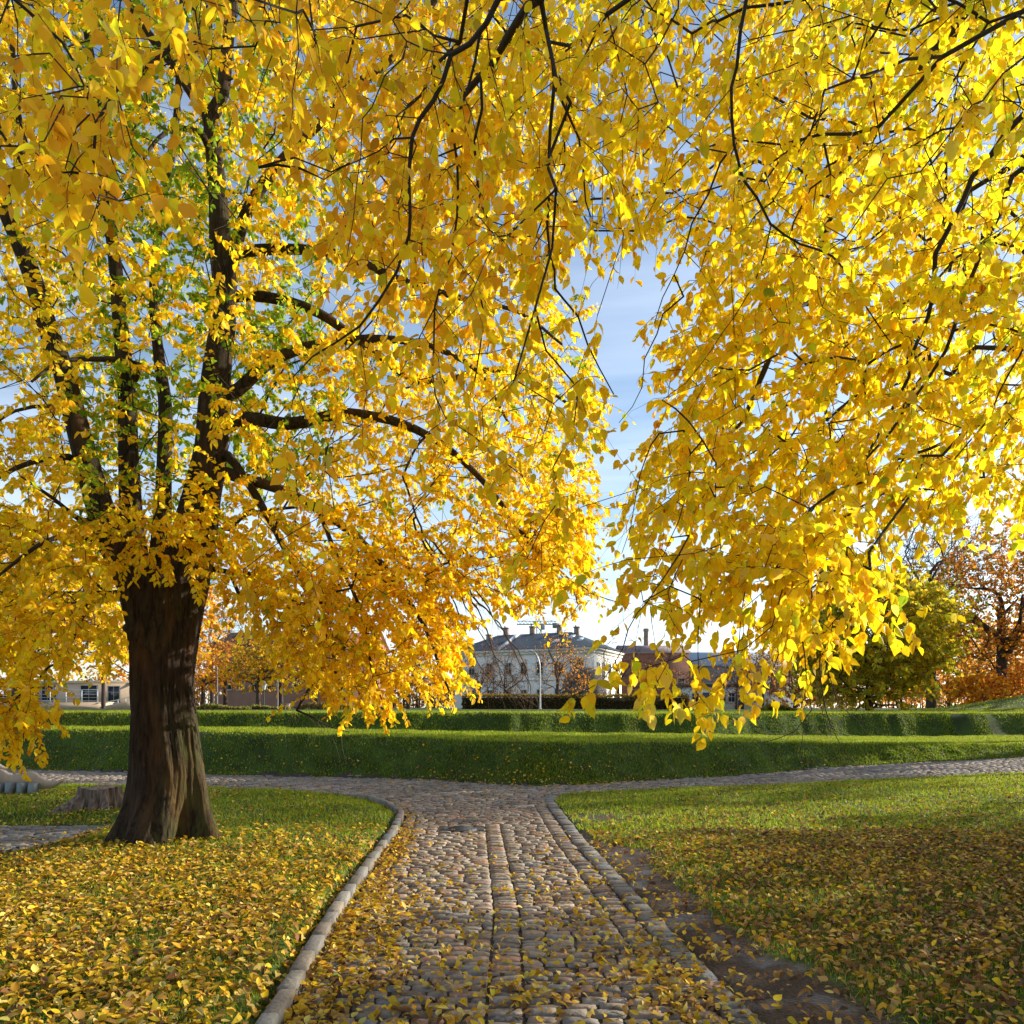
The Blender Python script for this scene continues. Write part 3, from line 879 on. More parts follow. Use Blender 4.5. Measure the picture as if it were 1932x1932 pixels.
LM(T, [(600, 960), (640, 1060), (680, 1150), (700, 1250), (720, 1320)], 8.9, 8.5, 10, 3, step=.15)
LM(T, [(420, 480), (520, 470), (640, 480), (760, 530), (860, 560), (980, 590), (1060, 650)], 9.2, 9.0, 22, 5, step=.15)
LM(T, [(420, 560), (500, 560), (600, 590), (700, 660), (800, 720), (960, 700), (1100, 780)], 9.4, 10.6, 22, 5, step=.15)
LM(T, [(-5, 370), (40, 300), (30, 180), (20, 60), (0, -100)], 8.4, 8.6, 14, 6, step=.15)
# bare twigs hanging in front of the far white building
bare = []
bare_lines = [[(760, 900), (800, 1010), (850, 1090), (900, 1180), (950, 1260), (985, 1310)],
              [(800, 1010), (850, 1060), (910, 1130), (960, 1210), (1000, 1290), (1005, 1330)],
              [(780, 980), (830, 1080), (870, 1160), (890, 1230), (930, 1290), (1000, 1325)],
              [(850, 1090), (900, 1150), (930, 1230), (960, 1300)], [(870, 1090), (940, 1180), (985, 1240), (1000, 1300)],
              [(1000, 1030), (1060, 1080), (1120, 1120), (1190, 1140)], [(980, 1000), (1040, 1060), (1090, 1140), (1060, 1170)],
              [(560, 1340), (620, 1370), (660, 1380)]]
for q in bare_lines:
    bare.append(LM(T, q, 9.2, 8.9, 4.5, 1.3, step=.12, jit=.012))

crown = []
def addt(n, poly, D0, D1):
    crown.append(sample_poly(n, poly, D0, D1))
addt(2300, [(-250, -350), (1120, -350), (1110, 300), (1090, 500), (1130, 700), (1100, 1000), (1115, 1120), (1000, 1150), (880, 1120), (700, 1080), (420, 1080), (-250, 1060)], 7.6, 12.5)
addt(430, [(40, -100), (560, -100), (520, 900), (80, 900)], 8.8, 11.2)
addt(300, [(-250, -300), (620, -300), (600, 420), (-250, 500)], 8.0, 12.5)
addt(640, [(400, 640), (1100, 600), (1120, 800), (1115, 1000), (1100, 1090), (1020, 1140), (850, 1110), (640, 1130), (430, 1130)], 7.4, 11.5)
addt(150, [(980, 960), (1112, 960), (1118, 1110), (1060, 1150), (960, 1120)], 8.8, 10.5)
addt(400, [(410, 1080), (860, 1060), (868, 1200), (870, 1270), (840, 1300), (770, 1290), (690, 1320), (590, 1290), (510, 1180), (430, 1120)], 7.6, 9.6)
addt(420, [(-200, -200), (640, -200), (640, 500), (440, 900), (-200, 960)], 6.6, 8.2)
addt(400, [(-200, 950), (215, 950), (225, 1100), (190, 1210), (110, 1260), (-200, 1290)], 6.8, 9.5)
addt(110, [(-100, 1290), (120, 1290), (120, 1320), (60, 1350), (0, 1370), (-100, 1380)], 6.8, 7.8)
addt(60, [(240, 960), (430, 930), (440, 1040), (330, 1060), (260, 1060)], 7.7, 8.3)
targets = np.concatenate(crown)
OPEN = SKYGAP + [[(75, 1282), (245, 1262), (245, 1332), (75, 1332)], [(395, 1130), (460, 1160), (500, 1215), (540, 1330), (395, 1335)]]
targets = targets[not_gap(targets, .02, OPEN)]
# keep the parts of trunk and limbs that show clear of leaves in front
x_, y_ = project(targets)
windows_ = [[(200, 1075), (400, 1065), (400, 1600), (190, 1600)], [(365, 640), (430, 640), (420, 870), (362, 870)], [(130, 700), (165, 700), (205, 860), (150, 860)], [(0, 400), (70, 480), (75, 560), (10, 480)]]
hide = np.zeros(len(targets), dtype=bool)
for w_ in windows_: hide |= inpoly(x_, y_, w_)
targets = targets[~(hide & (targets[:, 1] < 9.1) & (R.uniform(0, 1, len(targets)) < .93))]
# thin out by clumps so sky shows through
cl = fbm(x_[:len(targets)] * 0 + targets[:, 0] * 1.3 + targets[:, 1] * .7, targets[:, 2] * 1.4, 77)
targets = targets[(cl > -.42) | (R.uniform(0, 1, len(targets)) < .3)]
ends = T.grow(targets, bf=.25, seg=.4, jit=.03, sag=-.03)
T.finish(.0026, .44)
bb = MB()
T.P -= off
T.mesh(bb, thin=.03, sides_thick=12)
limbmask = T.fx & (T.rad > .035)
for m_ in [limbmask]:
    T.mesh(tm, thin=.03, sides_thick=18, only=m_)
tm.build('trunk', M_TRUNK, root, smooth=True)
bb2 = MB(); T.mesh(bb2, thin=.03, sides_thick=10, only=~limbmask)
lv = MB()
b = T.P[ends]; par = T.parr[ends]; dr_ = unit(T.P[ends] - T.P[par])
def main_tint(p, t):
    w = p + off
    x, y = project(w)
    # inner foliage by the limbs is still green; the lit right skirt is clear yellow; left is deeper gold
    ax = np.hypot(w[:, 0] - TX - .3, (w[:, 1] - TD - .6))
    n = fbm(w[:, 0] * 1.1 + w[:, 1] * .6, w[:, 2] * 1.1, 44)
    gz_ = smooth(.1, .5, n + 1.0 * (1 - smooth(.6, 3.2, ax)) * smooth(3.8, 5.2, w[:, 2]) - .28)
    green = R.uniform(0, 1, len(p)) < gz_ * .85
    n2 = fbm(w[:, 0] * .8 - w[:, 1] * .5, w[:, 2] * .8 + 7, 91)
    amber = R.uniform(0, 1, len(p)) < np.clip(.06 + .35 * n2, .0, .4) * (x < 1000)
    low = (w[:, 2] < 3.2) & (x > 380)
    amber |= low & (R.uniform(0, 1, len(p)) < .12)
    t = np.where(amber[:, None], palette(len(p), [(1, GOLD), (.35, AMB)]), t)
    t = np.where(green[:, None], palette(len(p), [(1.3, (.20, .32, .025)), (.6, LIME), (.35, (.3, .40, .03))]), t)
    return t
twigs_and_leaves(bb2, lv, b, dr_, [(5, YEL), (2.0, GOLD), (.8, PALE), (.35, LIME)], .066, n_leaf=26, length=.46, cull=lambda p: not_gap(p + off, .25, OPEN), tintf=main_tint, r=.0022, droop=.55)
lv.build('crown', M_LEAF, root)
bt = bb2
# extra fine bare shoots on the hanging twigs
bi = []
for (a0, a1) in bare: bi += list(range(a0, a1))
bi = np.array(bi); bi = np.repeat(bi, 2)
bp_ = T.P[bi]; bd = unit(T.P[bi] - T.P[T.parr[bi]])
mi0 = len(bt.mi)
twigs_and_leaves(bt, None, bp_, bd, None, 0, n_leaf=0, length=.42, droop=.5, r=.0016)
for k in range(mi0, len(bt.mi)): bt.mi[k][:] = 1
bb2.build('branches', [M_TWIG, M_TWIGP], root, smooth=True)

# ---------------------------------------------------------------- overhanging tree (trunk stands right of the picture)
root2 = empty('overhanging_tree', (6.6, 3.2, 0))
tag(root2, 'bright yellow tree whose drooping branches hang nearest, over the cobbled path from the upper right', 'tree')
off2 = np.array([6.6, 3.2, 0.0])
O = Tree((6.6, 3.2, 0), .42)
O.limb([(6.6, 3.2, 0), (6.55, 3.2, 1.5), (6.45, 3.25, 3.2)], [.5, .36, .32], step=.3)
hub = len(O.p) - 1
def c2(p): return [(613 + a * .3418, b * .3418) for a, b in p]
def c3(p): return [(1272 + a * .3418, b * .3418) for a, b in p]
def c1(p): return [(a * .3418, b * .3418) for a, b in p]
def c5(p): return [(613 + a * .3418, 566 + b * .3418) for a, b in p]
def c6(p): return [(1272 + a * .3418, 566 + b * .3418) for a, b in p]
# limbs out of the frame carrying the drawn branches
O.limb([(6.45, 3.25, 3.2), (5.2, 3.3, 4.9), (3.6, 3.3, 6.0), (1.6, 3.3, 5.9), (.3, 3.3, 5.3)], [.22, .17, .12, .08, .045], step=.25)
O.limb([(3.6, 3.3, 6.0), (2.4, 2.9, 5.9), (.4, 2.6, 5.2), (-1.2, 2.5, 4.7), (-2.2, 2.6, 4.2)], [.10, .08, .055, .03, .015], step=.25)
O.limb([(6.45, 3.25, 3.2), (5.6, 4.2, 5.0), (4.4, 5.6, 6.8), (3.4, 6.6, 8.2)], [.2, .16, .12, .08], step=.25)
O.limb([(6.45, 3.25, 3.2), (6.1, 4.6, 4.2), (5.2, 5.6, 4.9), (4.6, 6.0, 5.0)], [.15, .12, .08, .05], step=.25)
O.limb([(6.45, 3.25, 3.2), (7.2, 3.0, 5.5), (7.5, 3.1, 8.5), (7.4, 3.2, 11)], [.26, .2, .12, .04], step=.3)
O.limb([(7.2, 3.0, 5.5), (8.4, 4.4, 7.2), (9.2, 5.6, 8.4)], [.14, .09, .04], step=.3)
DB = dict(step=.10, jit=.004)
LM(O, c2([(1190, -10), (1060, 100), (1000, 220), (920, 370), (860, 420), (780, 510), (700, 600), (640, 670)]), 3.4, 4.4, 17, 9, **DB)
LM(O, c2([(960, -10), (890, 140), (800, 230), (700, 310), (660, 450), (600, 560), (530, 660), (490, 760), (465, 880), (460, 1000), (480, 1190), (470, 1300), (400, 1500), (300, 1670), (200, 1800), (60, 1900), (-60, 1970), (-180, 2080)]), 3.3, 3.9, 11, 3, **DB)
LM(O, c2([(855, 190), (830, 330), (790, 480), (740, 640), (710, 720), (735, 900), (740, 1050), (725, 1200), (700, 1400), (640, 1560), (610, 1700), (600, 1932), (610, 2180), (670, 2300), (830, 2420), (930, 2500), (1090, 2620), (1140, 2720)]), 3.5, 4.2, 6, 2, **DB)
LM(O, c2([(1190, -10), (1220, 150), (1250, 330), (1270, 450), (1250, 700), (1240, 850), (1240, 1100), (1225, 1250), (1240, 1400), (1260, 1480), (1265, 1600), (1320, 1650), (1400, 1750), (1450, 1900), (1520, 2030), (1600, 2170)]), 3.4, 4.6, 9, 2.5, **DB)
LM(O, c2([(1275, 490), (1340, 620), (1400, 770), (1430, 930), (1440, 1110), (1480, 1220), (1560, 1260), (1660, 1265)]), 3.7, 4.2, 5.5, 2, **DB)
LM(O, c2([(860, 420), (870, 600), (830, 780), (840, 1000), (860, 1130), (910, 1240), (880, 1350), (850, 1480), (850, 1620), (880, 1750), (860, 1932), (830, 2080), (800, 2200)]), 3.8, 4.6, 6, 2.5, **DB)
LM(O, c2([(480, 760), (380, 760), (300, 830), (200, 870), (100, 920), (0, 990)]), 3.4, 3.6, 4, 1.8, **DB)
LM(O, c2([(690, 310), (560, 275), (450, 235), (400, 170), (370, 110), (440, 40), (480, -20)]), 3.4, 3.0, 3.5, 2.5, **DB)
LM(O, c2([(450, 240), (430, 330), (330, 420), (260, 590), (210, 660), (200, 860), (150, 1200), (120, 1420)]), 3.2, 3.4, 3.2, 1.6, **DB)
LM(O, c3([(400, -10), (370, 180), (345, 370), (315, 480), (315, 640), (320, 800), (380, 980), (450, 1100), (530, 1240), (700, 1350), (880, 1410), (960, 1500), (1030, 1650), (1130, 1800), (1200, 1900)]), 3.6, 4.4, 7.5, 2.5, **DB)
LM(O, c3([(320, 810), (250, 900), (190, 1070), (100, 1240), (60, 1400), (0, 1520), (-60, 1640), (-110, 1780)]), 4.0, 4.3, 4.5, 2, **DB)
LM(O, c3([(535, 1245), (500, 1400), (440, 1580), (330, 1750), (200, 1932), (60, 2120), (-60, 2220)]), 4.1, 4.5, 3, 1.5, **DB)
LM(O, c3([(450, 1100), (330, 1150), (310, 1340), (320, 1600), (330, 1850)]), 4.1, 4.4, 2.6, 1.5, **DB)
LM(O, c3([(1960, 600), (1850, 720), (1750, 850), (1640, 980), (1600, 1100), (1500, 1290), (1440, 1400), (1430, 1600), (1400, 1750), (1320, 1932), (1300, 2080), (1200, 2260), (1120, 2420), (1030, 2570), (900, 2800), (760, 2920), (600, 3000)]), 4.4, 5.0, 12, 3, **DB)
LM(O, c3([(1960, 900), (1870, 970), (1800, 1180), (1720, 1330), (1660, 1480), (1590, 1650), (1540, 1830), (1500, 1932), (1420, 2060), (1300, 2230), (1180, 2400), (1060, 2530), (900, 2660), (760, 2820), (560, 2990)]), 4.7, 5.2, 10, 3, **DB)
LM(O, c3([(1980, 480), (1780, 600), (1600, 700), (1480, 720), (1280, 830), (1140, 900)]), 4.4, 5.0, 6, 2.5, **DB)
LM(O, c3([(1980, 40), (1740, 130), (1650, 260), (1560, 420), (1430, 610), (1300, 700)]), 4.2, 4.8, 6, 2.5, **DB)
LM(O, c3([(1200, -10), (1160, 110), (1050, 270), (960, 480), (820, 620), (700, 800), (640, 950), (560, 1100)]), 4.2, 4.8, 5, 2.2, **DB)
LM(O, c3([(1480, 90), (1300, 170), (980, 140), (800, 280), (620, 380), (330, 490)]), 4.2, 4.4, 4, 2, **DB)
LM(O, c3([(1900, 1210), (1780, 1300), (1560, 1420), (1440, 1560), (1260, 1680), (1120, 1800), (960, 1900), (800, 2060), (680, 2150), (540, 2230)]), 4.9, 5.4, 6, 2.2, **DB)
LM(O, c6([(1960, 200), (1800, 500), (1700, 700), (1500, 950), (1400, 1150), (1340, 1380)]), 4.6, 5.0, 4, 2, **DB)
LM(O, c6([(230, 900), (230, 1050), (240, 1250), (260, 1450), (250, 1600), (200, 1800)]), 4.5, 4.4, 3, 1.5, **DB)
LM(O, c6([(90, 850), (70, 1050), (20, 1220), (-60, 1400), (-130, 1560)]), 4.5, 4.2, 3, 1.5, **DB)
# low drooping branch with the big leaves over the bank
LM(O, [(1300, 1010), (1260, 1080), (1221, 1138), (1202, 1156), (1187, 1187), (1174, 1224), (1156, 1257), (1138, 1284), (1110, 1300), (1080, 1312)], 4.2, 3.6, 3.5, 1.6, **DB)
LM(O, [(1290, 1050), (1262, 1120), (1275, 1200), (1262, 1250), (1235, 1300), (1215, 1320)], 4.2, 3.7, 2.6, 1.5, **DB)
LM(O, [(1330, 1040), (1322, 1130), (1318, 1200), (1318, 1270), (1310, 1310), (1340, 1340)], 4.4, 3.8, 3, 1.5, **DB)
LM(O, [(1420, 1050), (1400, 1150), (1390, 1230), (1370, 1290), (1330, 1320), (1290, 1340)], 4.5, 3.8, 2.6, 1.4, **DB)
LM(O, [(1480, 1080), (1475, 1190), (1460, 1260), (1450, 1310)], 4.6, 4.2, 3.5, 1.6, **DB)
hang = [LM(O, [(1500, 1100), (1510, 1200), (1525, 1280), (1530, 1340), (1500, 1380), (1440, 1400)], 4.6, 4.3, 4, 1.3, **DB),
        LM(O, [(1530, 1110), (1545, 1220), (1550, 1300), (1565, 1370), (1590, 1420), (1615, 1440)], 4.6, 4.3, 4, 1.2, **DB),
        LM(O, [(1520, 1150), (1560, 1250), (1580, 1330), (1620, 1360), (1640, 1365)], 4.6, 4.4, 3, 1.2, **DB),
        LM(O, [(1540, 1180), (1535, 1280), (1552, 1340), (1560, 1390)], 4.6, 4.4, 3, 1.2, **DB),
        LM(O, [(1500, 1200), (1490, 1300), (1520, 1360), (1510, 1420)], 4.6, 4.4, 2.4, 1.2, **DB)]
LM(O, [(1560, 1090), (1640, 1080), (1700, 1130), (1730, 1150), (1780, 1155), (1800, 1160)], 4.6, 4.2, 3, 1.5, **DB)
LM(O, c5([(1980, -20), (1870, 80), (1830, 200), (1770, 320), (1750, 480), (1700, 600), (1620, 680)]), 4.3, 4.2, 3.5, 1.3, **DB)
LM(O, c5([(1980, 720), (1850, 740), (1800, 800), (1770, 880), (1740, 960), (1720, 1070), (1690, 1250), (1640, 1400)]), 4.3, 4.2, 3.5, 1.3, **DB)
# upper-left near sprays
LM(O, c1([(60, -20), (200, 100), (330, 230), (420, 350), (480, 500), (540, 660), (590, 800), (640, 940), (690, 1070), (790, 1170)]), 2.6, 2.9, 6.5, 2, **DB)
LM(O, c1([(50, -20), (90, 120), (110, 300), (105, 400)]), 2.6, 2.7, 3.5, 1.8, **DB)
LM(O, c1([(470, 490), (350, 520), (220, 560), (130, 590), (0, 640)]), 2.7, 2.7, 3, 1.5, **DB)
LM(O, c1([(0, 720), (90, 850), (200, 1030)]), 2.8, 3.4, 6, 3, **DB)
LM(O, c1([(1540, 0), (1545, 120), (1530, 250), (1440, 430), (1400, 600)]), 2.9, 3.0, 2.6, 1.5, **DB)
LM(O, c1([(1110, 0), (1100, 130), (1110, 240), (1280, 280), (1310, 400)]), 2.7, 2.8, 2.2, 1.3, **DB)
LM(O, c1([(1400, 930), (1560, 880), (1640, 870), (1830, 950), (1932, 900)]), 3.6, 3.5, 4, 3, **DB)
# far limb of the tree behind the leaves at upper right
LM(O, c3([(1740, -10), (1680, 60), (1600, 140), (1500, 200), (1420, 270), (1370, 370), (1300, 470), (1220, 560), (1150, 650), (1080, 770), (990, 820), (940, 900), (915, 990), (890, 1080), (860, 1200), (830, 1310), (800, 1420), (805, 1550), (800, 1680)]), 6.6, 7.0, 26, 9, step=.15)
LM(O, c6([(640, 60), (590, 200), (530, 310), (480, 430), (400, 620), (370, 680), (280, 760)]), 6.8, 7.2, 14, 7, step=.15)
LM(O, c3([(1980, 800), (1900, 900), (1620, 1060), (1560, 1250), (1520, 1500)]), 6.4, 6.8, 12, 6, step=.15)

ot = []
def addo(n, poly, D0, D1, lst):
    lst.append(sample_poly(n, poly, D0, D1))
big = []
addo(26, [(-60, -60), (240, -60), (260, 300), (200, 440), (60, 430), (-60, 400)], 2.2, 2.9, big)
addo(34, [(240, -60), (560, -60), (640, 220), (480, 160), (330, 210)], 2.4, 3.2, big)
addo(34, [(20, 150), (250, 120), (270, 410), (150, 430), (40, 330)], 2.3, 3.0, big)
nearl = []
addo(300, [(540, -80), (1250, -80), (1180, 450), (1000, 520), (700, 560), (600, 300)], 3.4, 5.0, nearl)
addo(34, [(620, 300), (1000, 400), (900, 700), (640, 640)], 3.4, 4.4, nearl)
addo(36, [(660, 560), (1160, 540), (1180, 700), (1080, 880), (700, 860)], 3.4, 4.6, nearl)
addo(10, [(440, 760), (760, 760), (740, 1100), (450, 1100)], 3.2, 4.2, nearl)
addo(12, [(880, 880), (1120, 880), (1100, 1060), (900, 1050)], 4.0, 5.0, nearl)
addo(230, [(1230, -80), (1990, -80), (1990, 500), (1650, 560), (1300, 520), (1200, 300)], 3.6, 5.4, nearl)
mid = []
addo(330, [(1450, -80), (2000, -80), (2000, 900), (1780, 900), (1500, 600)], 6.0, 9.0, mid)
addo(960, [(1180, -80), (2000, -80), (2000, 930), (1720, 960), (1560, 1030), (1400, 1050), (1300, 980), (1200, 980), (1240, 760), (1270, 520), (1200, 420)], 4.4, 7.4, mid)
addo(260, [(1260, 560), (2000, 520), (2000, 920), (1700, 960), (1500, 1020), (1320, 980), (1220, 920)], 4.2, 5.6, mid)
addo(80, [(1150, 930), (1330, 900), (1480, 1080), (1480, 1180), (1330, 1170), (1240, 1170), (1160, 1090)], 3.9, 5.2, mid)
addo(24, [(1200, 1170), (1470, 1170), (1470, 1240), (1330, 1260), (1220, 1280)], 3.8, 4.4, mid)
addo(70, [(1440, 980), (1680, 1000), (1640, 1090), (1540, 1120), (1440, 1110)], 3.7, 4.6, mid)
addo(16, [(1470, 1130), (1660, 1120), (1610, 1180), (1560, 1210), (1480, 1210)], 4.0, 4.8, mid)
addo(240, [(640, -80), (1260, -80), (1170, 440), (1060, 520), (900, 620), (700, 500)], 4.6, 7.0, mid)
# out-of-frame crown that shades the ground at the lower right
outc = []
q = R.normal(0, 1, (520, 3)); q = unit(q) * R.uniform(.35, 1, (520, 1)) ** .5
outc.append(q * np.array([3.4, 3.6, 3.6]) + np.array([8.6, 4.0, 8.0]))
tt = np.concatenate([np.concatenate(nearl), np.concatenate(big), np.concatenate(mid), np.concatenate(outc)])
kinds = np.concatenate([np.full(len(np.concatenate(nearl)), 1), np.full(len(np.concatenate(big)), 2), np.full(len(np.concatenate(mid)), 0), np.full(len(np.concatenate(outc)), 3)])
ok = not_gap(tt, .08) | (kinds == 3)
tt = tt[ok]; kinds = kinds[ok]
# also leaf shoots straight on the low drooping branch ends
ends = O.grow(tt, bf=.28, seg=.22, jit=.012, sag=-.02)
hangset = set()
for a0, a1 in hang: hangset |= set(range(a0, a1 + 1))
O.finish(.0024, .42)
drawn = np.array([i for i in range(1, len(O.p)) if O.fx[i] and O.rad[i] < .011 and i not in hangset])
O.P -= off2
om = MB()
limb2 = O.fx & (O.rad > .10)
O.mesh(om, thin=.02, sides_thick=14, only=limb2)
om.build('trunk', M_TRUNK, root2, smooth=True)
ob = MB()
O.mesh(ob, thin=.012, sides_thick=8, only=~limb2)
ol = MB()
COLS_F = [(5, (.88, .66, .018)), (2, (.84, .56, .02)), (1.0, PALE), (.5, (.68, .66, .03)), (.06, AMB)]
def right_tint(p, t):
    w = p + off2
    n = fbm(w[:, 0] * 1.0, w[:, 2] * 1.0, 52)
    lime = R.uniform(0, 1, len(p)) < smooth(.6, 3.5, w[:, 0]) * (.28 + .35 * n)
    gold = (R.uniform(0, 1, len(p)) < .65 * smooth(.15, -.25, w[:, 0] / w[:, 1]))
    t = np.where(gold[:, None], palette(len(p), [(2, (.84, .50, .02)), (1, (.78, .42, .02))]), t)
    return np.where(lime[:, None], palette(len(p), [(1, (.66, .68, .03)), (.6, (.78, .72, .03)), (.12, (.36, .46, .03))]), t)
for kk, n_leaf, size, hi, ln in ((1, 9, .062, True, .30), (2, 9, .057, True, .26), (0, 17, .063, True, .38), (3, 12, .14, False, .5)):
    e = ends[kinds == kk]
    if len(e) == 0: continue
    twigs_and_leaves(ob, ol, O.P[e], unit(O.P[e] - O.P[O.parr[e]]), COLS_F, size, n_leaf=n_leaf, length=ln, hi=hi, droop=.8, leaf_droop=1.1, r=.0019, tintf=right_tint, cull=(lambda p: not_gap(p + off2, .35)) if kk != 3 else None)
sel = drawn[R.uniform(0, 1, len(drawn)) < .30]
x_, y_ = project(O.P[sel] + off2)
sel = sel[(x_ > -100) & (x_ < 2050) & (not_gap(O.P[sel] + off2, .25))]
twigs_and_leaves(ob, ol, O.P[sel], unit(O.P[sel] - O.P[O.parr[sel]]) * .4 + R.normal(0, .5, (len(sel), 3)), COLS_F, .060, n_leaf=4, length=.14, hi=True, droop=.8, leaf_droop=1.0, r=.0011, tintf=right_tint)
# the drooping low tips over the bank carry their own large leaves
low = [i for i in range(1, len(O.p)) if O.fx[i] and i not in hangset]
low = np.array(low); x_, y_ = project(O.P[low] + off2)
low = low[(y_ > 1245) & (x_ > 1050) & (x_ < 1480) & (O.rad[low] < .01)]
low = np.repeat(low, 1)
twigs_and_leaves(ob, ol, O.P[low], R.normal(0, .5, (len(low), 3)), COLS_F, .074, n_leaf=3, length=.08, hi=True, droop=.9, leaf_droop=1.6, r=.001)
ol.build('crown', M_LEAF, root2)
hb = ob; mi0 = len(hb.mi)
hs = np.array(sorted(hangset)); hs = np.repeat(hs[hs < len(O.P)], 1)
x_, y_ = project(O.P[hs] + off2); hs = hs[y_ > 1230]
twigs_and_leaves(hb, None, O.P[hs], unit(O.P[hs] - O.P[O.parr[hs]]), None, 0, n_leaf=0, length=.26, droop=.4, r=.0010)
for k in range(mi0, len(hb.mi)): hb.mi[k][:] = 1
ob.build('branches', [M_TWIG, M_TWIGP], root2, smooth=True)

# ---------------------------------------------------------------- other trees
def plain_tree(name, X, Y, h, rx, rz, cz, cols, label, n_t=260, n_leaf=10, leaf=.22, tw=.9, tr=.22, group=None, lean=0.0, bare=False, gap=-.3, trunkcol=None, rot=0, base=None, droop=.2, limbs=5, cat='tree', twig_r=.006, bseg=.9, flat=.9, r0=.010):
    z0 = float(gz(X, Y)) - .05 if base is None else base
    rt = empty(name, (X, Y, z0))
    tag(rt, label, cat, group)
    t = Tree((0, 0, 0), tr)
    t.limb([(0, 0, 0), (lean * .3, 0, (cz - rz) * .6 + .3), (lean, 0, cz - rz * .45)], [tr * 1.3, tr, tr * .75], step=.5)
    hubp = np.array([lean, 0, cz - rz * .45])
    for k in range(limbs):
        a = k / limbs * 2 * pi + R.uniform(-.4, .4); el = R.uniform(.3, 1.3)
        d = np.array([cos(a) * cos(el), sin(a) * cos(el), sin(el)])
        e = hubp + d * np.array([rx, rx, rz * 1.1]) * R.uniform(.55, .8)
        m1 = hubp * .5 + e * .5 + R.normal(0, .12 * rx, 3)
        t.limb([hubp - np.array([0, 0, R.uniform(0, .3) * rz]), m1, e], [tr * .55, tr * .35, tr * .15], step=.5)
    q = unit(R.normal(0, 1, (n_t * 2, 3))) * R.uniform(.12, 1, (n_t * 2, 1)) ** .42
    lump = 1 + .16 * fbm(q[:, 0] * 2.2 + X, q[:, 2] * 2.2 + Y, 61) + .08 * vnoise(q[:, 1] * 5 + X, q[:, 2] * 5, 3)
    q = q * lump[:, None]
    q[:, 2] = np.where(q[:, 2] < 0, q[:, 2] * flat, q[:, 2])
    q = q * np.array([rx, rx, rz]) + np.array([lean, 0, cz])
    cl = fbm(q[:, 0] / rx * 3 + q[:, 1] / rx, q[:, 2] / rz * 3 + X * .3, 19)
    q = q[cl > gap][:n_t]
    q = q[q[:, 2] > .3]
    en = t.grow(q, bf=.3, seg=bseg, jit=.06 * rx / 3, sag=-.05)
    t.finish(r0, .42)
    b = MB(); big_ = t.fx & (t.rad > tr * .3)
    t.mesh(b, thin=.05, sides_thick=8, only=big_)
    b.build('trunk', trunkcol or M_FAR, rt, smooth=True)
    b2 = MB(); t.mesh(b2, thin=.05, sides_thick=6, only=~big_)
    l = MB()
    dirs = unit(t.P[en] - t.P[t.parr[en]])
    if bare:
        nt_ = 4
        ee = np.repeat(en, nt_)
        twigs_and_leaves(b2, l, t.P[ee], np.repeat(dirs, nt_, 0) + R.normal(0, .5, (len(ee), 3)), cols or [(1, BRN)], leaf, n_leaf=n_leaf, length=tw, droop=droop, r=twig_r)
    else:
        twigs_and_leaves(b2, l, t.P[en], dirs, cols, leaf, n_leaf=n_leaf, length=tw, droop=droop, r=twig_r)
    b2.build('branches', trunkcol or M_FAR, rt, smooth=True)
    if n_leaf > 0:
        l.build('crown', M_LEAF, rt)
    return rt

ORA = (.66, .29, .03); RUST = (.42, .18, .05); OLV = (.26, .24, .03); DGN = (.12, .15, .02)
plain_tree('maple', wx(35, 26), 26, 9, 4.2, 2.9, 3.9, [(4, YEL), (3, GOLD), (1, ORA)], 'golden tree with a dark leaning trunk on the bank at the left edge', n_t=650, n_leaf=12, leaf=.16, tw=.8, tr=.28, lean=.4)
plain_tree('maple', wx(266, 44), 44, 11, 5.2, 4.6, 6.2, [(3, GOLD), (4, ORA), (1, RUST)], 'tall orange tree standing directly behind the thick trunk', n_t=500, n_leaf=11, leaf=.24, tw=1.0, gap=-.4)
plain_tree('maple', wx(-60, 48), 48, 12, 6, 5, 7, [(4, ORA), (2, RUST), (1, GOLD)], 'rusty orange tree at the far left behind the pale terrace building', n_t=420, n_leaf=9, leaf=.26, tw=1.1, gap=-.2)
rowp = [(195, 70, 9.5, [(3, ORA), (2, GOLD)], 'tall bright orange tree just left of the thick trunk, behind the ramp'), (383, 62, 5.0, [(3, ORA), (2, GOLD), (1, RUST)], 'orange tree in the far row, just right of the thick trunk'), (425, 66, 6.4, [(3, RUST), (2, ORA)], 'rust brown tree in the far row beside the thin pole'),
        (487, 60, 5.6, [(3, GOLD), (2, OLV), (1, ORA)], 'ochre tree with a short dark forked trunk behind the lantern'), (530, 61, 6.2, [(2, OLV), (2, GOLD), (1, RUST)], 'half bare ochre tree with a straight dark trunk beside the grey box'),
        (596, 66, 5.6, [(2, RUST), (2, GOLD)], 'brown and gold tree partly behind the low yellow foliage'), (680, 70, 6.2, [(4, RUST), (1, ORA)], 'dark brown tree behind the lowest yellow leaves'),
        (770, 68, 5.6, [(4, RUST), (1, BRN)], 'brown thinning tree left of the white building')]
for i, (px, D, h, cols, lab) in enumerate(rowp):
    plain_tree('park_tree', wx(px, D), D, h, 2.7, h * .38, h * .64, cols, lab, n_t=230, n_leaf=9, leaf=.20, tw=.7, tr=.17, group='autumn trees in a far row behind the bank', gap=-.25, flat=1.0)
plain_tree('bare_tree', wx(400, 78), 78, 11, 3.2, 4.6, 8.2, None, 'bare grey tree rising above the orange row beside the thick trunk', n_t=160, n_leaf=0, bare=True, tw=1.4, twig_r=.018, r0=.02, tr=.2)
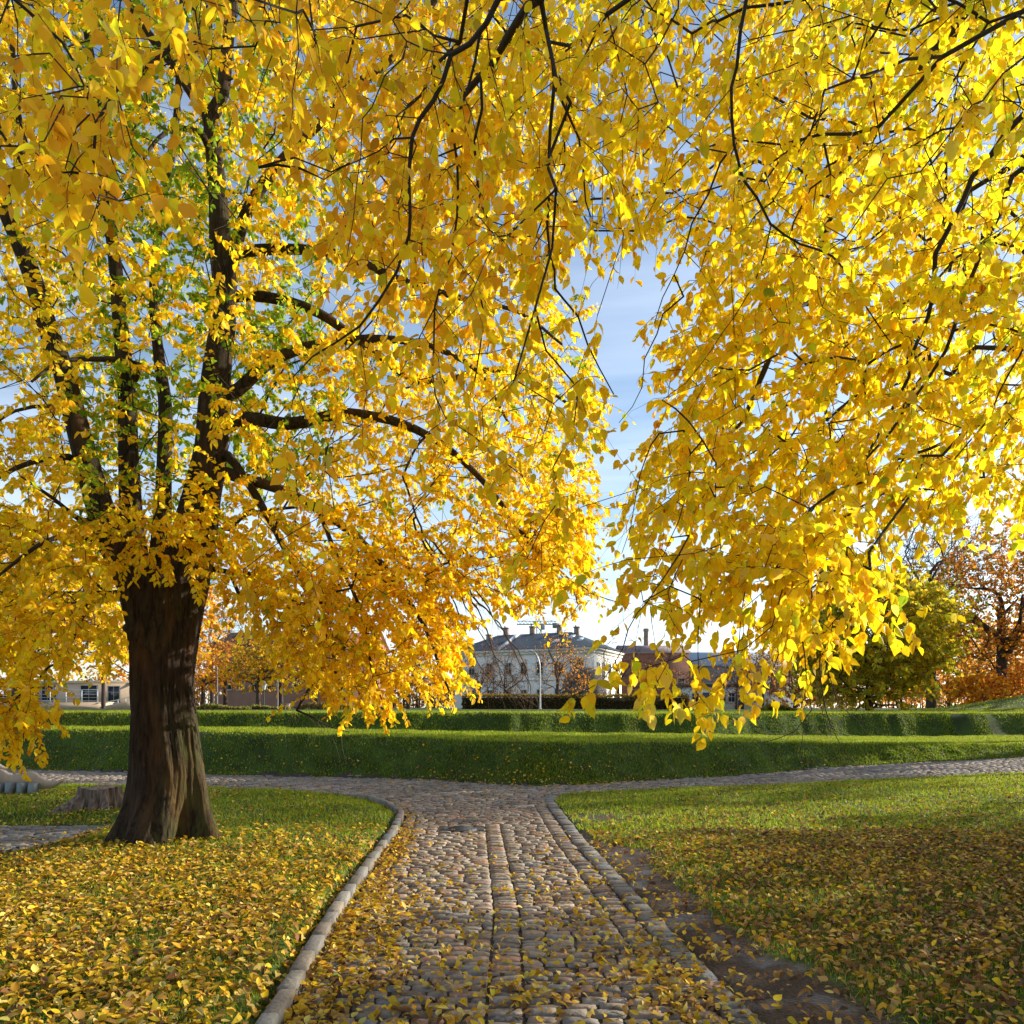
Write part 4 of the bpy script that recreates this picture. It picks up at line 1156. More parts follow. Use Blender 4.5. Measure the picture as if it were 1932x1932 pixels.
# bare and thinning trees in front of the white building
plain_tree('bare_tree', wx(905, 72), 72, 6, 2.3, 2.6, 3.6, [(1, RUST), (1, BRN)], 'leafless twiggy brown tree in front of the left end of the white building', n_t=110, n_leaf=1, leaf=.14, bare=True, tw=1.0, twig_r=.012, r0=.014, tr=.12, droop=.9, group='bare trees before the white building')
plain_tree('bare_tree', wx(952, 70), 70, 6, 2.4, 2.5, 3.4, [(1, RUST), (1, BRN)], 'drooping bare brown tree left of the street lamp', n_t=130, n_leaf=1, leaf=.14, bare=True, tw=1.1, twig_r=.012, r0=.014, tr=.12, droop=1.2, group='bare trees before the white building')
plain_tree('bare_tree', wx(1052, 68), 68, 6.5, 2.2, 2.9, 4.2, [(2, ORA), (1, RUST)], 'thin russet tree with a dark trunk right of the street lamp', n_t=120, n_leaf=1, leaf=.15, bare=True, tw=1.0, twig_r=.011, r0=.014, tr=.17, group='bare trees before the white building')
plain_tree('bare_tree', wx(1078, 72), 72, 6, 2.0, 2.4, 3.6, [(3, ORA), (1, RUST)], 'small orange brown tree between the lamp and the dome', n_t=100, n_leaf=2, leaf=.15, bare=True, tw=.9, twig_r=.011, r0=.014, tr=.12, group='bare trees before the white building')
plain_tree('bare_tree', wx(1166, 64), 64, 6.2, 2.3, 2.8, 3.9, None, 'gnarled leafless tree at the right corner of the white building', n_t=90, n_leaf=0, bare=True, tw=1.0, twig_r=.010, r0=.013, tr=.15, group='bare trees before the white building')
for px, D, h, lab in ((1215, 84, 5.2, 'maroon twiggy shrub left of the low white building'), (1268, 82, 4.6, 'maroon twiggy shrub by the end of the clipped hedge'), (1390, 66, 5.6, 'dark bare tree in front of the low white building'), (1440, 64, 5.8, 'dark bare tree right of the low white building'), (1240, 100, 7.5, 'sparse bare tree before the brick building')):
    plain_tree('bare_tree', wx(px, D), D, h, 2.3, h * .42, h * .58, [(2, (.16, .06, .05)), (1, RUST)], lab, n_t=120, n_leaf=1, leaf=.16, bare=True, tw=.9, twig_r=.012, r0=.014, tr=.11, limbs=6, group='bare shrubs and trees beyond the hedge')
# right side
plain_tree('hornbeam', wx(1640, 42), 42, 7.6, 4.5, 3.9, 4.0, [(2, (.34, .34, .03)), (2.2, (.46, .42, .03)), (3.0, (.72, .50, .03)), (.5, OLV)], 'broad round green and gold tree standing behind the bank at the right', n_t=1500, n_leaf=14, leaf=.23, tw=.8, tr=.22, gap=-.65, flat=1.0)
plain_tree('bare_tree', wx(1757, 52), 52, 13, 4.2, 5.6, 9.0, None, 'tall bare dark tree rising behind the round green and gold tree', n_t=330, n_leaf=0, bare=True, tw=1.5, twig_r=.013, r0=.018, tr=.30, limbs=7)
plain_tree('oak', wx(1890, 50), 50, 12, 6.0, 5.2, 7.0, [(3, RUST), (2, ORA), (1, OLV)], 'large rusty brown oak with crooked branches at the right edge', n_t=1000, n_leaf=11, leaf=.22, tw=1.0, tr=.38, limbs=8, gap=-.6)
plain_tree('oak', wx(2120, 46), 46, 12, 6, 5.2, 7.0, [(3, ORA), (2, RUST), (1, GOLD)], 'rusty oak cut off by the right edge of the picture', n_t=600, n_leaf=8, leaf=.25, tw=1.0, tr=.38, limbs=8, gap=-.4)
plain_tree('bush', wx(1850, 44), 44, 2.4, 1.6, 1.0, 1.15, [(3, ORA), (2, GOLD), (1, (.5, .16, .02))], 'low bright orange bush beneath the oak, left of the grassy mound', n_t=130, n_leaf=10, leaf=.19, tw=.5, tr=.06, cat='bush', flat=1)
plain_tree('bush', wx(1903, 45), 45, 3.0, 1.9, 1.3, 1.5, [(3, ORA), (2, (.6, .2, .02))], 'orange bush directly behind the grassy mound', n_t=150, n_leaf=10, leaf=.19, tw=.5, tr=.06, cat='bush', flat=1)
# trees beyond the right edge whose shadows fall across lawn and path
plain_tree('linden', 18.0, 12.0, 8, 2.9, 2.7, 5.0, [(4, YEL), (2, GOLD)], 'yellow tree standing on the lawn beyond the right edge', n_t=330, n_leaf=10, leaf=.2, tw=.8, tr=.25, gap=-.3)
plain_tree('linden', 17.0, 8.6, 8, 3.0, 2.6, 4.8, [(4, YEL), (2, GOLD)], 'second yellow tree on the lawn beyond the right edge, nearer the path', n_t=330, n_leaf=10, leaf=.2, tw=.8, tr=.25, gap=-.3)

plain_tree('linden', 22.5, 16.4, 8, 3.0, 2.6, 5.0, [(4, YEL), (2, GOLD)], 'yellow tree on the lawn farther beyond the right edge', n_t=330, n_leaf=10, leaf=.2, tw=.8, tr=.25, gap=-.3)
plain_tree('tall_tree', 26.5, 29.0, 14, 4.2, 3.4, 11.2, [(3, GOLD), (2, YEL)], 'tall golden tree beyond the right edge whose shade falls on the cross path', n_t=420, n_leaf=10, leaf=.24, tw=.9, tr=.3, gap=-.5)
plain_tree('tall_tree', 33.0, 30.5, 14, 4.2, 3.4, 11.4, [(3, GOLD), (2, ORA)], 'second tall tree beyond the right edge, farther back', n_t=380, n_leaf=10, leaf=.24, tw=.9, tr=.3, gap=-.5)
for px, D, h, cols, lab in ((1500, 85, 9, [(3, RUST), (1, OLV)], 'brown tree filling the gap left of the round green and gold tree'), (1570, 95, 10, [(3, RUST), (1, OLV)], 'far brown tree seen low behind the round green and gold tree'), (1700, 90, 10, [(2, RUST), (2, ORA)], 'far rusty tree behind the bare dark tree'), (1790, 84, 10, [(2, ORA), (2, RUST)], 'far orange tree between the bare tree and the oak'), (1860, 78, 9, [(3, ORA), (1, GOLD)], 'far orange tree behind the oak trunk'), (1935, 80, 10, [(2, ORA), (2, RUST)], 'far orange tree at the right edge behind the mound')):
    plain_tree('park_tree', wx(px, D), D, h, 4.2, h * .48, h * .48, cols, lab, n_t=330, n_leaf=10, leaf=.30, tw=1.0, tr=.2, group='autumn trees far behind the right bank', gap=-.5, flat=1.0)
def woods(x0p, x1p, D, H, label, cols, n):
    x0, x1 = wx(x0p, D), wx(x1p, D)
    z0 = 1.2
    x = R.uniform(x0, x1, n); y = D + R.uniform(-4, 4, n)
    top = H * (.75 + .25 * vnoise(x / 5, y / 9, 14) + .12 * vnoise(x / 1.6, y / 3, 15))
    z = z0 + top * R.uniform(0, 1, n) ** .8
    l = MB(); add_leaves(l, np.stack([x, y, z], 1), R.normal(0, 1, (n, 3)), R.normal(0, 1, (n, 3)), R.uniform(.35, .9, n), palette(n, cols, .25))
    m = n // 60; xs = R.uniform(x0, x1, m); ys = D + R.uniform(-3, 3, m)
    edges_mesh(l, np.stack([xs, ys, 0 * xs + z0], 1), np.stack([xs + R.normal(0, .3, m), ys, z0 + R.uniform(.5, .9, m) * H], 1), np.full(m, .16), np.full(m, .06), 4, (.07, .05, .04))
    tag(l.build('distant_woods', M_LITTER), label, 'woods', kind='stuff')
woods(-700, 440, 160, 8.5, 'far brown and orange woods behind the left trees', [(3, RUST), (2, ORA), (1, OLV), (1, BRN)], 9000)
woods(640, 870, 170, 7.5, 'far brown woods left of the white building', [(3, RUST), (1, ORA), (1, BRN)], 3000)
woods(1420, 2500, 170, 8.5, 'far brown and olive woods behind the right trees', [(3, RUST), (1, ORA), (2, OLV), (1, BRN)], 9000)
# ------------------------------------------------------------------ fallen leaves
def scatter(n, x0, x1, y0, y1, dens):
    X = R.uniform(x0, x1, n); Y = R.uniform(y0, y1, n)
    k = R.uniform(0, 1, n) < dens(X, Y)
    return X[k], Y[k]
def leaf_density(X, Y):
    inp = path_in(X, Y)
    L_, R_ = main_L(Y), main_R(Y)
    cl = fbm(X * 1.1, Y * 1.1, 5)
    fine = vnoise(X * 4, Y * 4, 2)
    nearf = 1 - smooth(5.2, 9.5, Y)
    lawnL = .10 + 1.0 * np.clip(1 - smooth(6.0, 9.6, Y + .8 * cl) , 0, 1) * (.75 + .5 * fine)
    lawnL = lawnL * (1 - .55 * smooth(-1.9, -1.5, X) * (Y < 7.5) * (fine > -.1))
    lawnR = (.20 + .46 * (1 - smooth(7.5, 14, Y)) + .22 * cl + .14 * fine) * (.55 + .45 * smooth(1.6, 3.0, X))
    onp = (.02 + .19 * (1 - smooth(4.6, 8.8, Y)) * (1 + .8 * cl + .6 * fine))
    gut = .95 * np.exp(-((X - L_ - .10) / .13) ** 2) * (Y < 13.5) * (.4 + .6 * (1 - smooth(8, 12, Y)))
    gut2 = .45 * np.exp(-((X - L_ - .30) / .30) ** 2) * (1 - smooth(5, 7.5, Y))
    gutr = .35 * np.exp(-((X - R_ + .30) / .25) ** 2) * (1 - smooth(4.5, 6, Y))
    d = np.where(inp, onp + gut + gut2 + gutr, np.where(X < L_, lawnL, lawnR))
    dt = dirt(X, Y)
    d = np.where(dt > .5, d * .42, d)
    f1 = foot1(X)
    bank = (Y > f1 - .1)
    t = (Y - f1)
    bd = .10 + .34 * np.exp(-(t / .30) ** 2) + .05 * cl
    bd = np.where(X < -6, bd * 1.7, bd)
    d = np.where(bank, bd * np.where(t > 1.1, .35, 1), d)
    d = np.where(inp & (Y > 14.8), .05 + .22 * np.exp(-((Y - f1 + .1) / .22) ** 2) + .03 * fine, d)
    hol = (X < -5) & (Y > 8.6) & (Y < 14.5)
    d = np.where(hol & ~hollow_in(X, Y), .38 + .3 * cl, d)
    d = np.where(hollow_in(X, Y), .08, d)
    return np.clip(d, 0, 1)
parts_ = []
for (n, x0, x1, y0, y1) in ((27000, -5, 7, 1.8, 6), (36000, -9, 12, 6, 10), (26000, -13, 14, 10, 17), (17000, -18, 20, 17, 31)):
    parts_.append(scatter(n * 2, x0, x1, y0, y1, leaf_density))
LX = np.concatenate([p_[0] for p_ in parts_]); LY = np.concatenate([p_[1] for p_ in parts_])
N = len(LX)
# ground normal
def slope_frame(X, Y, e=.06):
    dzx = (gz(X + e, Y) - gz(X - e, Y)) / (2 * e); dzy = (gz(X, Y + e) - gz(X, Y - e)) / (2 * e)
    return unit(np.stack([-dzx, -dzy, np.ones_like(dzx)], 1))
nn = slope_frame(LX, LY)
nn[(nn[:, 2] < .6)] = unit(np.array([0, -.7, .7]))
th_ = R.uniform(0, 2 * pi, N)
d_ = np.stack([np.cos(th_), np.sin(th_), R.normal(0, .18, N)], 1)
nrm = unit(nn + R.normal(0, .32, (N, 3)))
d_ = unit(d_ - (d_ * nrm).sum(1)[:, None] * nrm)
lz = gz(LX, LY) + np.where(path_in(LX, LY), .014, .030) + R.uniform(0, .016, N)
lz = np.where((LX < -5) & hollow_in(LX, LY), gz(LX, LY) + .012, lz)
sz = np.where(LY < 8, .049, .054) * np.clip(R.normal(1, .2, N), .5, 1.5) * np.where(LY > 16, .95, 1)
brown = np.where(LX > main_R(LY) + .2, .64, np.where(LX < -4.8, .45, .18)) + .25 * fbm(LX * .8, LY * .8, 15)
br = R.uniform(0, 1, N) < brown
tint = palette(N, [(3.4, (.68, .44, .03)), (2.2, (.62, .48, .12)), (2.0, (.56, .31, .025)), (1.0, (.42, .24, .06)), (.7, (.75, .5, .02))], .2)
tint = np.where(br[:, None], palette(N, [(2, (.24, .12, .045)), (2, (.36, .20, .06)), (1, (.50, .32, .10)), (1, (.12, .065, .03))], .25), tint)
ll = MB()
nearm = LY < 9
add_leaves(ll, np.stack([LX, LY, lz], 1)[nearm], d_[nearm], nrm[nearm], sz[nearm], tint[nearm], True, fold=.5, curl=.8)
add_leaves(ll, np.stack([LX, LY, lz], 1)[~nearm], d_[~nearm], nrm[~nearm], sz[~nearm], tint[~nearm], False, fold=.38, curl=.4)
tag(ll.build('fallen_leaves', M_LITTER), 'yellow and brown fallen leaves scattered over lawn, path and bank', 'leaves', kind='stuff')

# ------------------------------------------------------------------ grass
def grass_density(X, Y):
    lawn = ~path_in(X, Y) & ~hollow_in(X, Y)
    edge = (X > main_L(Y) - .14) & (X < main_R(Y) + .02) & (Y < 13.4)
    d = (1 - dirt(X, Y)) * lawn * ~edge
    cl = fbm(X * 1.6, Y * 1.6, 12)
    return d * np.clip(.75 + .6 * cl, .1, 1)
gp = []
for (n, x0, x1, y0, y1) in ((135000, -5, 7, 2.2, 6), (190000, -9, 12, 6, 10), (190000, -12.5, 13.5, 10, 16.5), (170000, -17, 19, 15.5, 26), (60000, -20, 24, 23, 33), (30000, 6, 30, 32, 42), (110000, 3, 28, 22, 34), (90000, -14, 15, 15.6, 24.5), (140000, 8, 24, 19, 32)):
    gp.append(scatter(n, x0, x1, y0, y1, grass_density))
BX_ = np.concatenate([p_[0] for p_ in gp]); BY_ = np.concatenate([p_[1] for p_ in gp])
N = len(BX_)
gn = fbm(BX_ * .6, BY_ * .6, 23)
onbank = BY_ > foot1(BX_)
hgt = np.where(BY_ < 10, .036, .045) * R.uniform(.5, 1.5, N) * np.where(onbank, 1.15, 1)
wid = np.where(BY_ < 6, .0035, np.where(BY_ < 10, .0055, np.where(BY_ < 16, .010, .016)))
th_ = R.uniform(0, 2 * pi, N); lean_ = R.uniform(.1, 1.1, N) * hgt; th2 = th_ + R.normal(pi / 2, .5, N)
bz = gz(BX_, BY_) - .004
a0 = np.stack([BX_ - np.cos(th_) * wid, BY_ - np.sin(th_) * wid, bz], 1)
a1 = np.stack([BX_ + np.cos(th_) * wid, BY_ + np.sin(th_) * wid, bz], 1)
a2 = np.stack([BX_ + np.cos(th2) * lean_, BY_ + np.sin(th2) * lean_, bz + hgt], 1)
gv = np.stack([a0, a1, a2], 1).reshape(-1, 3)
gt = palette(N, [(3, (.27, .35, .025)), (2, (.35, .39, .03)), (1.0, (.14, .22, .02)), (.7, (.42, .38, .07))], .2)
gt = gt * (1 + .25 * gn)[:, None]
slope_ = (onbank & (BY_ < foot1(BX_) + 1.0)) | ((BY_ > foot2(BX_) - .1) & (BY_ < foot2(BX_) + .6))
gt = np.where(slope_[:, None], gt * np.array([.60, .66, .7]), gt)  # blades on the steep faces tinted darker, shade painted into their colour
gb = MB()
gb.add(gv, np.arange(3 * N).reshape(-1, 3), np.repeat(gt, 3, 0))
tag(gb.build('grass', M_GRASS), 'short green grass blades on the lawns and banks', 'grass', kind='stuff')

# ------------------------------------------------------------------ stump
def stump():
    D = 12.2
    X = wx(190, D); rt = empty('tree_stump', (X, D, float(gz(X, D)) - .02))
    tag(rt, 'low grey weathered tree stump with spreading roots left of the thick trunk', 'tree stump')
    n = 130; th = np.linspace(0, 2 * pi, n, endpoint=False)
    V = []; T_ = []
    zs = [-.08, 0, .06, .12, .18, .24, .30, .34]
    ridge = .5 * np.cos(th * 6 + .4) + .35 * np.cos(th * 9 + 1.3) + .25 * np.cos(th * 13)
    for z in zs:
        f = max(0, 1 - z / .34)
        root_ = .20 * f ** 1.8 * (.35 + np.clip(ridge, 0, 1)) + .30 * f ** 2.2 * np.exp(-((((th - radians(222)) + pi) % (2 * pi) - pi) / .30) ** 2)
        r = .27 + root_ + .022 * ridge + .014 * np.cos(th * 21 + 2 * np.sin(th * 3)) + .012 * vnoise(th * 14, z * 3 + 0 * th, 4)
        zt = z + (.012 * np.cos(th * 3 + 1) + .014 * vnoise(th * 9, 0 * th, 2)) * (z > .29)
        xs_, ys_ = r * np.cos(th) * 1.12, r * np.sin(th)
        zt = zt + (gz(X + xs_, D + ys_) - float(gz(X, D))) * (1 - max(z, 0) / .34)
        V.append(np.stack([xs_, ys_, zt], 1))
    b = MB()
    F = [[i * n + j, i * n + (j + 1) % n, (i + 1) * n + (j + 1) % n, (i + 1) * n + j] for i in range(len(zs) - 1) for j in range(n)]
    b.add(np.concatenate(V), np.array(F))
    b.build('stump_side', mat('weathered_bark', (.15, .115, .10), .9, .75, 26, 1.0, stretch=(1, 1, .12), detail=7), rt, smooth=True)
    c = MB(); top = V[-1].copy(); top[:, 2] += .001
    inner = top.copy(); inner[:, :2] *= .55; inner[:, 2] -= .03
    cc = np.array([[0, 0, .29]])
    c.add(np.vstack([top, inner, cc]), [[j, (j + 1) % n, n + (j + 1) % n, n + j] for j in range(n)] + [[n + j, n + (j + 1) % n, 2 * n] for j in range(n)])
    c.build('cut_face', mat('cut_wood', (.22, .16, .12), .85, .35, 14, .5), rt)
stump()

# ------------------------------------------------------------------ wavy bench sculpture
def wave_bench(name, xs, tops, bots, D, label, blocks_, depth=.11, rz=0.0):
    x0 = wx(xs[-1], D); z0 = float(gz(x0 - .5, D))
    rt = empty(name, (x0, D, z0), rz)
    tag(rt, label, 'bench', 'wavy benches by the stump')
    xm = np.array([wx(x, D) - x0 for x in xs]); zt = np.array([wz(y, D) - z0 for y in tops]); zb = np.array([wz(y, D) - z0 for y in bots])
    xx = np.linspace(xm[0], xm[-1], 90)
    P_, _ = catmull(np.stack([xm, zt, zb], 1), np.ones(len(xm)), .02)
    xx = P_[:, 0]; t_ = P_[:, 1]; bo = P_[:, 2]
    n = len(xx); e = .018
    prof_ = [(0, bo), (0, t_ - e), (e, t_), (depth - e, t_), (depth, t_ - e), (depth, bo)]
    V = np.concatenate([np.stack([xx, np.full(n, y), z], 1) for y, z in prof_])
    m = len(prof_)
    F = [[k * n + i, k * n + i + 1, ((k + 1) % m) * n + i + 1, ((k + 1) % m) * n + i] for k in range(m) for i in range(n - 1)]
    F2 = [[k * n for k in range(m)], [k * n + n - 1 for k in range(m)][::-1]]
    b = MB(); b.add(V, np.array(F)); b.add(V, F2)
    o = b.build('seat', mat('pale_concrete', (.40, .31, .24), .7, .10, 12, .15), rt)
    for (xa, xb, yt, yb) in blocks_:
        k = MB(); w = (xb - xa) * D / 1450; h = wz(yt, D) - z0 + .06
        k.box((0, 0, h / 2 - .03), (w, .16, h), tint=(1, 1, 1))
        q = k.build('support_block', mat('blue_grey_stone', (.20, .24, .26), .8, .12, 20, .2), rt)
        q.location = ((wx((xa + xb) / 2, D) - x0), -.085, 0)
wave_bench('wave_bench', [-170, -130, -95, -70, -45, -20, 0, 8, 15, 23, 32, 44, 56, 64.5, 73, 82, 94, 108, 117],
           [1470, 1452, 1448, 1456, 1462, 1452, 1452.5, 1456.5, 1461, 1462, 1460.5, 1456.5, 1455.8, 1459, 1466, 1471, 1473.7, 1473, 1470.5],
           [1484, 1484, 1485, 1486, 1486, 1487, 1487, 1487, 1487.5, 1488, 1488, 1488, 1488.5, 1489, 1489, 1488.5, 1487, 1480, 1473],
           14.1, 'pale wavy stone bench on blue-grey blocks at the left edge of the lawn', [(63, 74, 1480, 1495), (42, 52, 1479, 1497), (20, 31, 1479, 1499), (0, 9.5, 1480, 1501), (-24, -13, 1480, 1501), (-50, -39, 1480, 1501)])
wave_bench('wave_bench', [-110, -70, -50, -30, -10, 0, 6, 10], [1450, 1440, 1437, 1438, 1440, 1445, 1448, 1449], [1462, 1462, 1462, 1462, 1460, 1456, 1452, 1450], 15.4,
           'second wavy bench, only its tip showing behind the first at the left edge', [(-40, -30, 1455, 1480), (-80, -70, 1455, 1480)])

# ------------------------------------------------------------------ street furniture on the far lawn
def tube(mb, P, r, sides=10, step=.2, tint=(1, 1, 1)):
    Q, rr = catmull(P, r, step)
    edges_mesh(mb, Q[:-1], Q[1:], rr[:-1], rr[1:], sides, tint)
M_POLE = mat('galvanised_steel', (.50, .52, .54), .45, .08, 8, metal=.5)
M_LAMP = mat('lamp_housing', (.55, .58, .60), .4, .08, 8)
D = 58; X = wx(1019, D); z0 = float(gz(X, D))
st = empty('street_lamp', (X, D, z0))
tag(st, 'tall pale grey street lamp with a curved neck in front of the clipped hedge', 'street lamp')
b = MB(); s_ = D / 1450
b.box((0, 0, .04), (.22, .22, .10))
tube(b, [(0, 0, 0), (0, 0, 1.2), (0, 0, 2.9), (-.05, 0, 3.5), (-.20, 0, 4.0), (-.42, 0, 4.33), (-.62, 0, 4.42)], [.075, .065, .05, .045, .04, .035, .032], 12, .15)
b.build('pole', M_POLE, st, smooth=True)
h = MB(); n = 20
th = np.linspace(0, 2 * pi, n, endpoint=False); V = []
for k, (x, r, zz_) in enumerate([(-.50, .03, 4.42), (-.60, .09, 4.44), (-.75, .14, 4.42), (-.95, .15, 4.37), (-1.10, .11, 4.32), (-1.18, .03, 4.30)]):
    V.append(np.stack([x + 0 * th, r * np.cos(th), zz_ + r * .65 * np.sin(th)], 1))
h.add(np.concatenate(V), np.array([[k * n + j, k * n + (j + 1) % n, (k + 1) * n + (j + 1) % n, (k + 1) * n + j] for k in range(5) for j in range(n)]))
h.build('lamp_head', M_LAMP, st, smooth=True)

for px, yt, D, lab, r_ in ((410, 1261, 56, 'thin pole with a small white globe lamp beside the rust brown tree', 'a'), (524, 1269, 58, 'thin reddish grey pole beside the grey box', 'b')):
    X = wx(px, D); z0 = float(gz(X, D)); H = wz(yt, D) - z0
    o = empty('pole', (X, D, z0)); tag(o, lab, 'pole')
    b = MB(); tube(b, [(0, 0, 0), (0, 0, H * .6), (0, 0, H)], [.05, .04, .025], 8, .6); b.box((0, 0, .03), (.2, .2, .08)); b.build('shaft', mat('weathered_pole', (.34, .28, .27), .7, .1, 5), o, smooth=True)
    c = MB(); tube(c, [(0, 0, H), (0, 0, H + .05), (0, 0, H + .09)], [.045, .045, .01], 8, .03); c.build('finial', M_POLE, o, smooth=True)
    if r_ == 'a':
        c = MB(); tube(c, [(0, 0, 1.25), (.1, 0, 1.3), (.2, 0, 1.25)], [.015, .015, .015], 6, .05); c.build('bracket', M_POLE, o)
        c = MB(); tube(c, [(.2, 0, 1.06), (.2, 0, 1.12), (.2, 0, 1.2), (.2, 0, 1.27)], [.05, .10, .10, .04], 12, .03); c.build('globe', mat('white_globe', (.75, .75, .72), .3, .05, 8), o, smooth=True)
D = 55; X = wx(498, D); z0 = float(gz(X, D)); o = empty('lantern_post', (X, D, z0))
tag(o, 'short park lantern with a dark cap and frosted glass under the ochre tree', 'lantern')
H = wz(1301, D) - z0
b = MB(); tube(b, [(0, 0, 0), (0, 0, .25), (0, 0, .3), (0, 0, H)], [.08, .07, .04, .03], 10, .3); b.build('post', mat('dark_iron', (.06, .065, .06), .5, .1, 6, metal=.4), o, smooth=True)
b = MB(); tube(b, [(0, 0, H), (0, 0, H + .10), (0, 0, H + .34)], [.09, .11, .19], 12, .1); b.build('glass', mat('frosted_glass', (.72, .74, .74), .25, .05, 6), o, smooth=True)
b = MB(); tube(b, [(0, 0, H + .34), (0, 0, H + .38), (0, 0, H + .52), (0, 0, H + .62)], [.23, .22, .07, .02], 12, .05); b.build('cap', mat('slate_metal', (.10, .13, .17), .45, .1, 6, metal=.4), o, smooth=True)

D = 56; X = wx(539, D); z0 = float(gz(X, D)); o = empty('utility_box', (X, D, z0))
tag(o, 'low grey utility box on the bank top beside the reddish pole', 'utility box')
b = MB(); b.box((0, 0, .19), (.60, .36, .40)); b.build('cabinet', mat('grey_cabinet', (.22, .24, .27), .6, .1, 5), o)
b = MB(); b.box((0, 0, .405), (.66, .42, .035)); b.build('lid', mat('grey_lid', (.30, .32, .34), .6, .1, 5), o)
b = MB(); b.box((-.145, -.188, .2), (.26, .014, .30)); b.box((.145, -.188, .2), (.26, .014, .30)); b.build('door', mat('grey_door', (.19, .21, .24), .6, .1, 5), o)

# hedge
def hedge():
    D = 62; x0, x1 = wx(874, D), wx(1300, D); H = 1.12; dep = 1.3
    o = empty('hedge', ((x0 + x1) / 2, D, float(gz((x0 + x1) / 2, D))))
    tag(o, 'long clipped hedge turning brown, running behind the street lamp', 'hedge')
    hl = (x1 - x0) / 2
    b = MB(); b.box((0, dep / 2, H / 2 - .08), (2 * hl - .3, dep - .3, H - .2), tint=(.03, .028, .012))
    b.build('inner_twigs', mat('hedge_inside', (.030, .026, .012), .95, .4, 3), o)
    n = 9000
    f = R.uniform(0, 1, n)
    x = R.uniform(-hl, hl, n); top = f < .45
    z = np.where(top, H + R.normal(0, .05, n), R.uniform(0, H, n)); y = np.where(top, R.uniform(0, dep, n), R.normal(.06, .06, n))
    endm = R.uniform(0, 1, n) < .06
    x = np.where(endm, hl * np.sign(x) + R.normal(0, .05, n), x); y = np.where(endm, R.uniform(0, dep, n), y); z = np.where(endm, R.uniform(0, H, n), z)
    z = z + .05 * vnoise(x * 1.5, y, 4) * (z > H * .8)
    p = np.stack([x, y, z], 1)
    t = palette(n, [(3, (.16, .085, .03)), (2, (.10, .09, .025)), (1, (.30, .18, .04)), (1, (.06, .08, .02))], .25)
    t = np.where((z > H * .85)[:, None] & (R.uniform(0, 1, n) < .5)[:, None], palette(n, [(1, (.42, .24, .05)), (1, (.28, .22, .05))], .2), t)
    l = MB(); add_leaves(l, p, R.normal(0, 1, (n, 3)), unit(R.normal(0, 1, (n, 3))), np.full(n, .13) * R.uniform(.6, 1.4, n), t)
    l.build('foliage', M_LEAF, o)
hedge()

# rough tufts along the bank top at the left
def tufts(x0p, x1p, D, label, cols, n=1200, H=.35):
    x0, x1 = wx(x0p, D), wx(x1p, D)
    o = empty('shrub', ((x0 + x1) / 2, D, float(gz((x0 + x1) / 2, D))))
    tag(o, label, 'shrub')
    hl = (x1 - x0) / 2
    x = R.uniform(-hl, hl, n); y = R.uniform(-.4, .4, n)
    hh = H * (.6 + .5 * vnoise(x * 1.2, y, 3)) * np.sqrt(np.clip(1 - (x / hl) ** 4, 0, 1))
    z = R.uniform(0, 1, n) * np.maximum(hh, .05)
    l = MB(); add_leaves(l, np.stack([x, y, z], 1), np.array([0, 0, 1.]) + R.normal(0, .5, (n, 3)), R.normal(0, 1, (n, 3)), R.uniform(.08, .18, n), palette(n, cols, .25))
    b = l; m0 = len(l.mi); m = 120; xs = R.uniform(-hl, hl, m); ys = R.uniform(-.3, .3, m)
    edges_mesh(b, np.stack([xs, ys, 0 * xs - .02], 1), np.stack([xs + R.normal(0, .06, m), ys, R.uniform(.1, H, m)], 1), np.full(m, .008), np.full(m, .003), 3)
    l.mi[-1][:] = 1
    l.build('foliage', [M_LEAF, M_FAR], o)
tufts(372, 470, 50, 'rough green and straw shrubs along the bank top below the rust brown tree', [(2, (.12, .15, .03)), (2, (.34, .26, .10)), (1, (.2, .2, .05))])
tufts(470, 528, 52, 'low dry shrub patch beneath the lantern', [(2, (.16, .18, .04)), (2, (.3, .25, .10))], 800, .3)
tufts(560, 740, 52, 'straggling brown shrubs behind the lowest yellow leaves', [(2, (.20, .12, .05)), (1, (.14, .15, .04))], 1500, .5)
tufts(1440, 1500, 46, 'low green undergrowth left of the round green and gold tree', [(2, (.16, .17, .03)), (1, (.4, .25, .04))], 800, .5)

# dome
def dome():
    D = 80; X = wx(1102, D); z0 = float(gz(X, D)); o = empty('domed_shelter', (X, D, z0))
    tag(o, 'dark domed shelter overgrown with twigs, behind the hedge right of the lamp', 'shelter')
    hw = 43 * D / 1450; H = wz(1257, D) - z0
    n = 48; V = []; lv_ = [(0, 1.0), (.25, 1.0), (.5, .96), (.65, .88), (.78, .75), (.88, .58), (.95, .4), (.99, .18), (1.0, .001)]
    th = np.linspace(0, 2 * pi, n, endpoint=False)
    for f, r in lv_:
        V.append(np.stack([hw * r * np.cos(th), hw * r * np.sin(th), f * H + 0 * th], 1))
    b = MB(); b.add(np.concatenate(V), np.array([[k * n + j, k * n + (j + 1) % n, (k + 1) * n + (j + 1) % n, (k + 1) * n + j] for k in range(len(lv_) - 1) for j in range(n)]))
    b.build('shell', mat('dome_shell', (.13, .115, .10), .9, .5, 1.5, .6), o, smooth=True)
    m = 1100; a = R.uniform(0, 2 * pi, m); f = R.uniform(0, .95, m); rr = np.interp(f, [q[0] for q in lv_], [q[1] for q in lv_]) * hw
    p = np.stack([rr * np.cos(a), rr * np.sin(a), f * H], 1); q = p + unit(p) * .08 + R.normal(0, .22, (m, 3))
    c = MB(); edges_mesh(c, p, q, np.full(m, .016), np.full(m, .008), 3); c.build('climbing_twigs', mat('purple_twig', (.11, .07, .065), .95, .3, 3), o)
dome()

